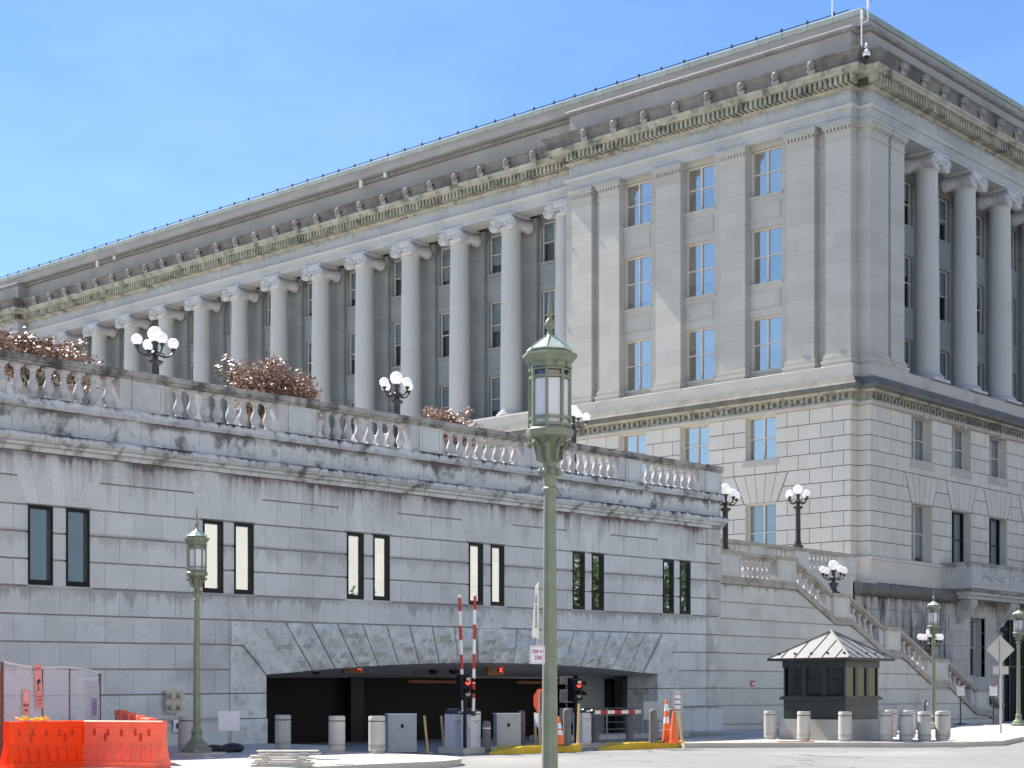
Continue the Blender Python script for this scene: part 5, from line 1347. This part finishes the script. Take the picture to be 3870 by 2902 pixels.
for z in (2.0, 2.28, 2.62, 2.94): m.lathe([(.092 - .012 * (z - 1.1), z - .015), (.092 - .012 * (z - 1.1), z + .015)], (0, 0, 0), 8, R(22.5))
o = m.build('sign_strap', m_iron, gl)

# ============================================================ ORANGE BARRIERS
def barrier(mat):
    t = empty('water_barrier', (0, 0, 0), 'x', 'barrier', 'orange plastic water filled barriers')
    L = 1.78; H = .93
    prof = [(-.24, 0), (-.24, .12), (-.2, .15), (-.11, .42), (-.085, .5), (-.08, H - .14), (-.1, H - .13), (-.1, H - .02), (-.07, H), (.07, H), (.1, H - .02), (.1, H - .13), (.08, H - .14), (.085, .5), (.11, .42), (.2, .15), (.24, .12), (.24, 0)]
    m = MB(); m.T = lambda x, y, z: (y, x, z); m.poly([(a, b) for a, b in prof], 0, L)
    m.T = None
    for k in range(7):                     # lower ribs and slots
        x = .22 + k * .22
        for s_ in (-1, 1):
            m.add([(x, s_ * .252, .14), (x + .07, s_ * .252, .14), (x + .05, s_ * .145, .43), (x + .0, s_ * .145, .43), (x, s_ * .15, .14), (x + .07, s_ * .15, .14), (x + .05, s_ * .05, .43), (x, s_ * .05, .43)],
                  [(0, 1, 2, 3), (0, 4, 5, 1), (1, 5, 6, 2), (2, 6, 7, 3), (3, 7, 4, 0)])
    for k in range(5):
        x = .25 + k * .31
        for s_ in (-1, 1): m.box(x, x + .12, min(s_ * .1, s_ * .112), max(s_ * .1, s_ * .112), H - .07, H - .02); 
    m.build('shell', mat, t)
    m = MB()
    for x in (.45, 1.25):
        for s_ in (-1, 1): m.box(x, x + .07, min(s_ * .078, s_ * .092), max(s_ * .078, s_ * .092), .52, .68)
    for k in range(5):
        x = .27 + k * .31
        for s_ in (-1, 1): m.box(x, x + .06, min(s_ * .078, s_ * .09), max(s_ * .078, s_ * .09), H - .3, H - .17)
    m.build('slots', plain('dark_orange_%s' % mat.name, (.55, .03, .01), .5), t)
    MB().box(L, L + .04, -.05, .05, .1, .3).box(L, L + .04, -.05, .05, H - .35, H - .2).build('hinge_lug', mat, t)
    return t
b1 = barrier(m_orange); b2 = barrier(m_orange2)
def put(o, a, b, lb_, sz=1, z=.15):
    o.location = (a[0], a[1], z); o.rotation_euler = (0, 0, math.atan2(b[1] - a[1], b[0] - a[0])); o['label'] = lb_; o.scale = (1, 1, sz)
P_ = gat(622, 32.3); Q_ = gat(312, 32.9); S_ = gat(-20, 31.3)
put(b2, P_, Q_, 'paler orange water barrier in front, its right end facing the lamp post')
put(b1, Q_, S_, 'deep orange water barrier at the left front, carrying yellow straps')
b3 = dup(b1); put(b3, gat(-30, 31.2), gat(-380, 30.0), 'deep orange water barrier cut off by the left picture edge')
prev = gat(577, 33.6); en = gat(440, 42.5)
dv = ((en[0] - prev[0]) / 4, (en[1] - prev[1]) / 4)
for k, lb_ in enumerate(('nearest orange barrier of the row running back to the wall', 'second orange barrier of the row running back to the wall', 'third orange barrier of the row running back to the wall', 'farthest orange barrier of the row, closest to the granite wall')):
    c = dup(b2); a = (prev[0] + dv[0] * k, prev[1] + dv[1] * k); put(c, a, (a[0] + dv[0], a[1] + dv[1]), lb_, 1.03 + .035 * k)
x, y = gat(130, 32.0); m = MB()
for k in range(9):
    a = k * .7; m.tube([(x - .3 + .07 * k, y + .07 * math.sin(k), 1.1), (x - .35 + .07 * k, y + .1 * math.cos(k * 2), 1.15 + .03 * math.sin(k)), (x - .28 + .07 * k, y - .08, 1.1)], .02, 5)
tag(m.build('caution_tape', plain('yellow_plastic_tape', (.9, .55, .05), .4)), 'crumpled yellow strap bundle on top of the left orange barrier', 'tape')

# ============================================================ CHAIN LINK FENCE
A = Vector((*gat(8, 35.0), .15)); Bp = Vector((*gat(377, 40.0), .15))
fn = empty('chain_link_fence', A, 'rusty framed chain link fence panel with pink notices behind the orange barriers', 'fence', rz=math.atan2(Bp.y - A.y, Bp.x - A.x))
L = (Bp - A).length; hA, hB = 2.15, 1.97
top = lambda u: hA + (hB - hA) * u / L - .05 * math.sin(u / L * math.pi * 2)
m = MB()
for u in (0, L * .38, L * .66, L): m.tube([(u, 0, 0), (u, 0, top(u))], .035 if u in (0, L) else .022, 8)
m.build('fence_post', m_rsteel, fn)
MB().tube([(L * i / 10, 0, top(L * i / 10)) for i in range(11)], .028, 8).tube([(0, 0, .1), (L, 0, .1)], .022, 6).build('top_rail', m_wire, fn)
m = MB(); sp = .08
k = -int(2.2 / sp)
while k * sp < L:
    for s_ in (1, -1):
        u0 = k * sp if s_ == 1 else k * sp + 2.05
        u1 = u0 + s_ * 2.05
        n = 14; pts = []
        for i in range(n + 1):
            t_ = i / n; u = u0 + (u1 - u0) * t_; z = .12 + 2.05 * t_
            if 0 <= u <= L and z < top(u) - .01: pts.append((u, .012 * math.sin(i * 3.14), z))
        if len(pts) > 1: m.tube(pts, .007, 3)
    k += 1
m.build('wire_mesh', m_wire, fn)
m = MB()
for k in range(26):                     # bunched second layer at the right end
    u = L - .12 - k * .032; m.tube([(u, -.03 - .02 * (k % 3), .2), (u + .03 * math.sin(k), -.05, 1.0), (u - .02, -.04, top(u) - .25)], .006, 3)
    z = .3 + k * .06; m.tube([(L - .95, -.05, z), (L - .5, -.06, z + .03 * math.sin(k * 3)), (L - .1, -.05, z - .02)], .005, 3)
m.build('bunched_mesh', m_wire, fn)
def fsign(u, z, w_, h, tilt, label, lines, mat):
    o = empty('fence_notice', fn.matrix_basis @ Vector((u, -.06, z)) if 0 else (A.x + u * math.cos(fn.rotation_euler.z) + .06 * math.sin(fn.rotation_euler.z), A.y + u * math.sin(fn.rotation_euler.z) - .06 * math.cos(fn.rotation_euler.z), z + .15), label, 'sign', rz=fn.rotation_euler.z)
    o.rotation_euler[1] = R(tilt)
    MB().box(-w_ / 2, w_ / 2, -.004, .004, -h / 2, h / 2).build('panel', mat, o)
    for s_, zz, sz in lines: text('lettering', s_, sz, o, (0, -.007, zz), (R(90), 0, 0), m_txt if 'hard' in label else m_txtr, .001, .001, w_ * .85)
    return o
f1 = fsign(1.62, 1.62, .34, 1.0, -7, 'tall pink notice with a camera drawing wired to the fence', [('NOTICE', .4, .08), ('AREA BEING', -.22, .045), ('MONITORED', -.3, .045), ('BY VIDEO', -.38, .045)], m_pink)
MB().cbox((0, -.01, .12), (.16, .01, .08), 0, R(-12)).box(-.05, -.02, -.012, -.006, -.05, .08).box(-.07, .0, -.012, -.006, -.08, -.05).build('camera_symbol', m_txt, f1)
f2 = fsign(1.0, 1.28, .32, .55, 2, 'small pink hard hat area notice on the fence, lower left', [('HARD HAT', -.07, .07), ('AREA', -.18, .07)], m_pink)
MB().lathe([(.12, -.004), (.12, .004)], (0, -.006, .12), 16, ax='y').build('hat_disc', plain('pale_pink', (.95, .55, .5), .5), f2)
f3 = fsign(L - .45, 1.15, .26, .42, 0, 'small purple notice at the right end of the fence', [('NO', .08, .06), ('ENTRY', -.04, .05)], plain('faded_purple', (.35, .28, .5), .5))
x, y = gat(-10, 34.6); o = MB().box(x - .06, x + .06, y - .06, y + .06, .15, 2.1).build('fence_post', m_rsteel); tag(o, 'rusty steel post at the left picture edge beside the fence panel', 'post')

# ============================================================ stacked barricades
st = empty('barricade_stack', (*gat(1100, 33.0), .154), 'untidy stack of flat white wooden barricade boards on the kerb', 'barricade stack', rz=CR_)
z = 0; random.seed(3)
for k in range(7):
    o_ = random.uniform(-.12, .12); ln = random.uniform(1.1, 1.35)
    m = MB().box(-.75 + o_, -.75 + o_ + ln, -.15, .13, z, z + .03)
    if k < 6: m.box(-.6 + o_, -.45 + o_, -.12, .1, z + .031, z + .048).box(.1 + o_, .25 + o_, -.12, .1, z + .031, z + .048)
    m.build('board', m_wood, st); z += .049
b_ = empty('police_barricade', (*gat(1200, 33.9), .002), 'long white board lettered POLICE lying in front of the stack', 'barricade', rz=CR_ + R(4))
MB().box(-1.15, .75, -.03, .03, 0, .17).build('board', m_wood, b_)
text('lettering', 'POLICE', .13, b_, (-.1, -.034, .085), (R(90), 0, 0), m_txt, .001, .002)
m = MB()
for k in range(3):
    x_ = .32 + k * .14; m.add([(x_, -.033, .01), (x_ + .07, -.033, .01), (x_ + .01, -.033, .16), (x_ - .06, -.033, .16)], [(0, 1, 2, 3)])
m.build('stripe', m_txt, b_)
x, y = gat(850, 41.0); sbg = empty('sandbag', (x, y, .154), 'black sandbag slumped over the foot of the white sign', 'sandbag')
m = MB(); m.ball((-.35, 0, .09), .26, 14, .45).ball((.2, -.05, .1), .3, 14, .45).ball((-.05, .1, .06), .4, 14, .3); m.build('bag', m_bag, sbg, 60)
MB().ball((.5, -.05, .1), .06, 8).build('tied_neck', m_bag, sbg)
# standpipe connections
t = empty('standpipe_panel', (27.95, 37.9, 1.1), 'steel plate with four fire hose connections on the granite wall', 'fire connection')
MB().box(-.28, .28, -.12, -.09, -.02, .62).build('plate', m_brass, t)
m = MB()
for a in (-.14, .14):
    for b in (.14, .46): m.lathe([(.08, -.28), (.08, -.2), (.055, -.2), (.055, -.1)], (a, 0, b), 12, ax='y')
m.build('hose_cap', m_brass, t, 40)
t = empty('hydrant_panel', (28.1, 37.9, .55), 'small white plate with one dark hose outlet low on the wall', 'fire connection')
MB().box(-.17, .17, -.12, -.1, 0, .34).build('plate', m_signw, t); MB().lathe([(.1, -.24), (.1, -.12)], (0, 0, .17), 12, ax='y').build('outlet', m_iron, t, 40)
t = empty('wall_plaque', (57.4, 38.1, 1.95), 'tiny red and white notice on the stair wall', 'plaque')
MB().box(-.13, .13, -.02, 0, 0, .22).build('plate', m_red, t); MB().box(-.08, .1, -.025, -.02, .05, .13).build('print', m_white, t)
# wall lantern and hanging lantern by the door
t = empty('wall_lantern', (90.3, 42.75, 4.6), 'black curved wall sconce left of the entrance door', 'wall lantern')
MB().tube([(0, 0, 0), (-.1, -.25, .5), (.1, -.5, .75), (.3, -.6, .4)], .05, 8).build('arm', m_iron, t); MB().ball((-.1, -.2, .75), .2, 10).build('rosette', m_iron, t, 50)
t = empty('hanging_lantern', (90.9, 41.6, 5.0), 'dark round glass lantern hanging under the balcony', 'lantern')
MB().tube([(0, 0, .3), (0, 0, 1.9)], .03, 6).build('chain', m_iron, t); MB().ball((0, 0, 0), .42, 14, .8).build('globe', m_gpost, t, 60); MB().lathe([(.44, -.03), (.44, .03)], (0, 0, 0), 16).build('rim', m_iron, t)

# ============================================================ PLANTS
def leaves(m, c, rad, n, size, seed, hang=0, lumps=7):
    rnd = random.Random(seed)
    cl = [(c[0] + rnd.uniform(-1, 1) * rad[0] * .7, c[1] + rnd.uniform(-1, 1) * rad[1] * .7, c[2] + rnd.uniform(-.6, 1) * rad[2] * .6, rnd.uniform(.35, .6)) for _ in range(lumps)]
    for i in range(n):
        q = cl[rnd.randrange(lumps)]
        v = Vector((rnd.gauss(0, 1), rnd.gauss(0, 1), rnd.gauss(0, 1))).normalized() * (rnd.random() ** .5)
        p = Vector((q[0] + v.x * rad[0] * q[3], q[1] + v.y * rad[1] * q[3], q[2] + v.z * rad[2] * q[3]))
        a = Vector((rnd.gauss(0, 1), rnd.gauss(0, 1), rnd.gauss(0, .7))).normalized(); b = a.orthogonal().normalized()
        b = (Matrix.Rotation(rnd.uniform(0, 6.28), 3, a) @ b)
        s_ = size * rnd.uniform(.6, 1.4)
        m.add([p - a * s_, p + b * s_ * .45, p + a * s_, p - b * s_ * .45], [(0, 1, 2, 3)])
    return cl
def bush(name, c, rad, n, label, mat, seed, size=.062, group=None, cat='bush', twigs=16):
    t = empty(name, (c[0], c[1], c[2] - rad[2]), label, cat, group); m = MB(); c0 = (0, 0, rad[2])
    cl = leaves(m, c0, rad, n, size, seed, lumps=twigs + 5); 
    rnd = random.Random(seed + 5)
    tips = []
    for k in range(twigs):                # springy shoots with leaves beyond the crown
        a = rnd.uniform(0, 6.28); r_ = rnd.uniform(.7, 1.15)
        p0 = Vector((0, 0, rad[2] * .4)); p2 = Vector((math.cos(a) * rad[0] * r_, math.sin(a) * rad[1] * r_, rad[2] * rnd.uniform(1.0, 2.1)))
        p1 = (p0 + p2) / 2 + Vector((0, 0, rad[2] * .5)); tips.append((p0, p1, p2))
        for i in range(int(n / 45)):
            t_ = rnd.uniform(.45, 1); p = p0 * (1 - t_) ** 2 + p1 * 2 * t_ * (1 - t_) + p2 * t_ * t_ + Vector((rnd.gauss(0, .05), rnd.gauss(0, .05), rnd.gauss(0, .05)))
            a_ = Vector((rnd.gauss(0, 1), rnd.gauss(0, 1), rnd.gauss(0, 1))).normalized(); b_2 = a_.orthogonal().normalized(); s_ = size * rnd.uniform(.6, 1.3)
            m.add([p - a_ * s_, p + b_2 * s_ * .45, p + a_ * s_, p - b_2 * s_ * .45], [(0, 1, 2, 3)])
    m.build('foliage', mat, t)
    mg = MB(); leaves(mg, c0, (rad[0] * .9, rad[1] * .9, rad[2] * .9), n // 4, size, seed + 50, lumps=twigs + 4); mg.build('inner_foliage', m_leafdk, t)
    s = MB().tube([(0, 0, 0), (0, 0, rad[2] * .8)], [.05, .03], 6)
    for p0, p1, p2 in tips: s.tube([p0, (p0 + p1) / 2, p1, (p1 + p2) / 2, p2], .009, 4)
    for q in cl: s.tube([(0, 0, .2), (q[0] * .6, q[1] * .6, q[2] * .7), q[:3]], .014, 4)
    s.build('stem', m_bark, t)
def top_xy(px, y): return at(px, y), y
gB = 'copper leaved bushes along the terrace'
x, y = top_xy(120, 40.0); bush('copper_bush', (x, y, 10.7), (2.4, .7, .95), 4600, 'wide copper leaved bush at the far left behind the balustrade', m_leafred, 1, group=gB)
x, y = top_xy(960, 40.4); bush('copper_bush', (x, y, 11.0), (1.2, .9, 1.25), 5000, 'largest copper leaved bush, between two globe lamps', m_leafred, 2, group=gB)
x, y = top_xy(1120, 40.0); bush('copper_bush', (x, y, 10.8), (.85, .7, 1.05), 2500, 'copper leaved bush leaning right beside the largest one', m_leafred, 3, group=gB)
x, y = top_xy(1690, 41.2); bush('copper_bush', (x, y, 10.95), (1.3, .9, .85), 4000, 'low copper leaved bush just left of the big street lamp', m_leafred, 4, group=gB)
# trees and building across the street (seen in the wall windows), plus an unseen bounce block
ac = empty('cream_building', (105, -32, 0), 'plain cream stone building across the street, mirrored in the slit windows', 'building')
m = MB().box(-29, 40, -12, 0, 0, 38); m.build('wall', m_cream, ac)  # height raised so the sunlit face bounces more light
m = MB()
for k in range(9):
    for z in (4, 19): m.box(-28 + k * 7, -26 + k * 7, -.1, .03, z, z + 3.2)
m.build('window', m_gpost, ac)
gb = empty('grey_building', (62, -32, 0), 'dark grey office block across the street, mirrored in the leftmost slit windows', 'building')
MB().box(-14, 13.5, -12, 0, 0, 27).build('wall', plain('dark_slate_cladding', (.05, .075, .095), .5), gb)
m = MB().box(-14, 13.6, -12, .05, 27, 28); m.build('roof_edge', m_gpost, gb)
pbd = empty('bounce_block', (-20, -30, 0), 'unseen pale block added behind the viewer to bounce light', 'building')  # added out of view to bounce sunlight onto the shaded terrace wall
MB().box(-70, 66, -12, 0, 0, 36).build('wall', plain('pale_bounce_facade', (.62, .60, .54), .85), pbd)
m = MB()
for k in range(18):
    for z in (4, 10, 16, 22, 28): m.box(-66 + k * 7, -64.2 + k * 7, -.1, .04, z, z + 2.6)
m.build('window', m_gpost, pbd)
def tree(x, y, h, rad, seed, label):
    t = empty('leafy_tree', (x, y, 0), label, 'tree', 'trees across the street'); m = MB()
    leaves(m, (0, 0, h * .65), (rad, rad, h * .36), 5200, .26, seed, lumps=26); m.build('crown', m_leafgrn, t)
    rnd = random.Random(seed); s = MB().tube([(0, 0, 0), (.1, 0, h * .3), (0, .1, h * .6)], [.3, .2, .1], 8)
    for k in range(7): a = k * .9; s.tube([(0, 0, h * (.28 + .04 * k)), (math.cos(a) * rad * .35, math.sin(a) * rad * .35, h * (.45 + .05 * k)), (math.cos(a) * rad * .7, math.sin(a) * rad * .7, h * (.55 + .05 * k))], [.12, .07, .03], 6)
    s.build('trunk', m_bark, t)
tree(112.5, -15, 15, 4.2, 11, 'leafy green tree mirrored in the fifth pair of slit windows')
tree(127, -15, 17, 6.5, 12, 'broad green tree mirrored in the sixth pair of slit windows')
tree(82.6, -15, 9.5, 2.6, 13, 'small green tree mirrored at the bottom of the third pair of windows')
def split_clusters(o, newname, tol=.03):
    me = o.data; n = len(me.vertices); par = list(range(n))
    def find(a):
        while par[a] != a: par[a] = par[par[a]]; a = par[a]
        return a
    for p in me.polygons:
        v = list(p.vertices); a = find(v[0])
        for q in v[1:]: par[find(q)] = a
    isl = {}
    for i in range(n): isl.setdefault(find(i), []).append(i)
    boxes = []
    for k, vs in isl.items():
        cs = [me.vertices[i].co for i in vs]
        boxes.append([Vector((min(c[j] for c in cs) for j in range(3))) - Vector((tol,) * 3), Vector((max(c[j] for c in cs) for j in range(3))) + Vector((tol,) * 3), {k}])
    ch = True
    while ch:
        ch = False
        for i in range(len(boxes)):
            for j in range(i + 1, len(boxes)):
                A, B = boxes[i], boxes[j]
                if all(A[0][k] <= B[1][k] and B[0][k] <= A[1][k] for k in range(3)):
                    A[0] = Vector((min(A[0][k], B[0][k]) for k in range(3))); A[1] = Vector((max(A[1][k], B[1][k]) for k in range(3))); A[2] |= B[2]; boxes.pop(j); ch = True; break
            if ch: break
    if len(boxes) < 2: o.name = newname; return
    for A in boxes:
        idx = {}; vs = []; fs = []
        for p in me.polygons:
            if find(p.vertices[0]) in A[2]:
                f = []
                for v in p.vertices:
                    if v not in idx: idx[v] = len(vs); vs.append(me.vertices[v].co[:])
                    f.append(idx[v])
                fs.append(f)
        m2 = bpy.data.meshes.new(newname); m2.from_pydata(vs, [], fs)
        for q in me.materials: m2.materials.append(q)
        c = bpy.data.objects.new(newname, m2); COL.objects.link(c); c.parent = o.parent; c.location = o.location; c.rotation_euler = o.rotation_euler
    bpy.data.objects.remove(o)
SP = {'window_sills': 'window_sill', 'window_reveals': 'window_reveal', 'portal_jambs': 'portal_jamb', 'door_post': 'door_post', 'inner_wall': 'inner_wall', 'window_keystones': 'window_keystone',
      'arch_joint': 'arch_joint', 'spandrel_panels': 'spandrel_panel', 'moulding_joints': 'moulding_joint', 'plinth': 'plinth', 'lamp_head': 'lamp_head', 'hose_cap': 'hose_cap', 'hanger': 'hanger', 'fence_post': 'fence_post',
      'upright': 'upright', 'reflective_band': 'reflective_band', 'stripe': 'stripe', 'slots': 'slot', 'window_panes': 'window_pane', 'rosette': 'rosette', 'panel': 'panel', 'red_heading': 'red_heading', 'sign_strap': 'sign_strap', 'wall_pier': 'wall_pier', 'window': 'window', 'hinge_lug': 'hinge_lug'}
for o in [q for q in COL.objects if q.type == 'MESH' and q.parent]:
    b_n = o.name.split('.')[0]
    if b_n in SP and not o.children: split_clusters(o, SP[b_n])
for o in list(bpy.data.objects):
    if 'worldparts' in o: del o['worldparts']
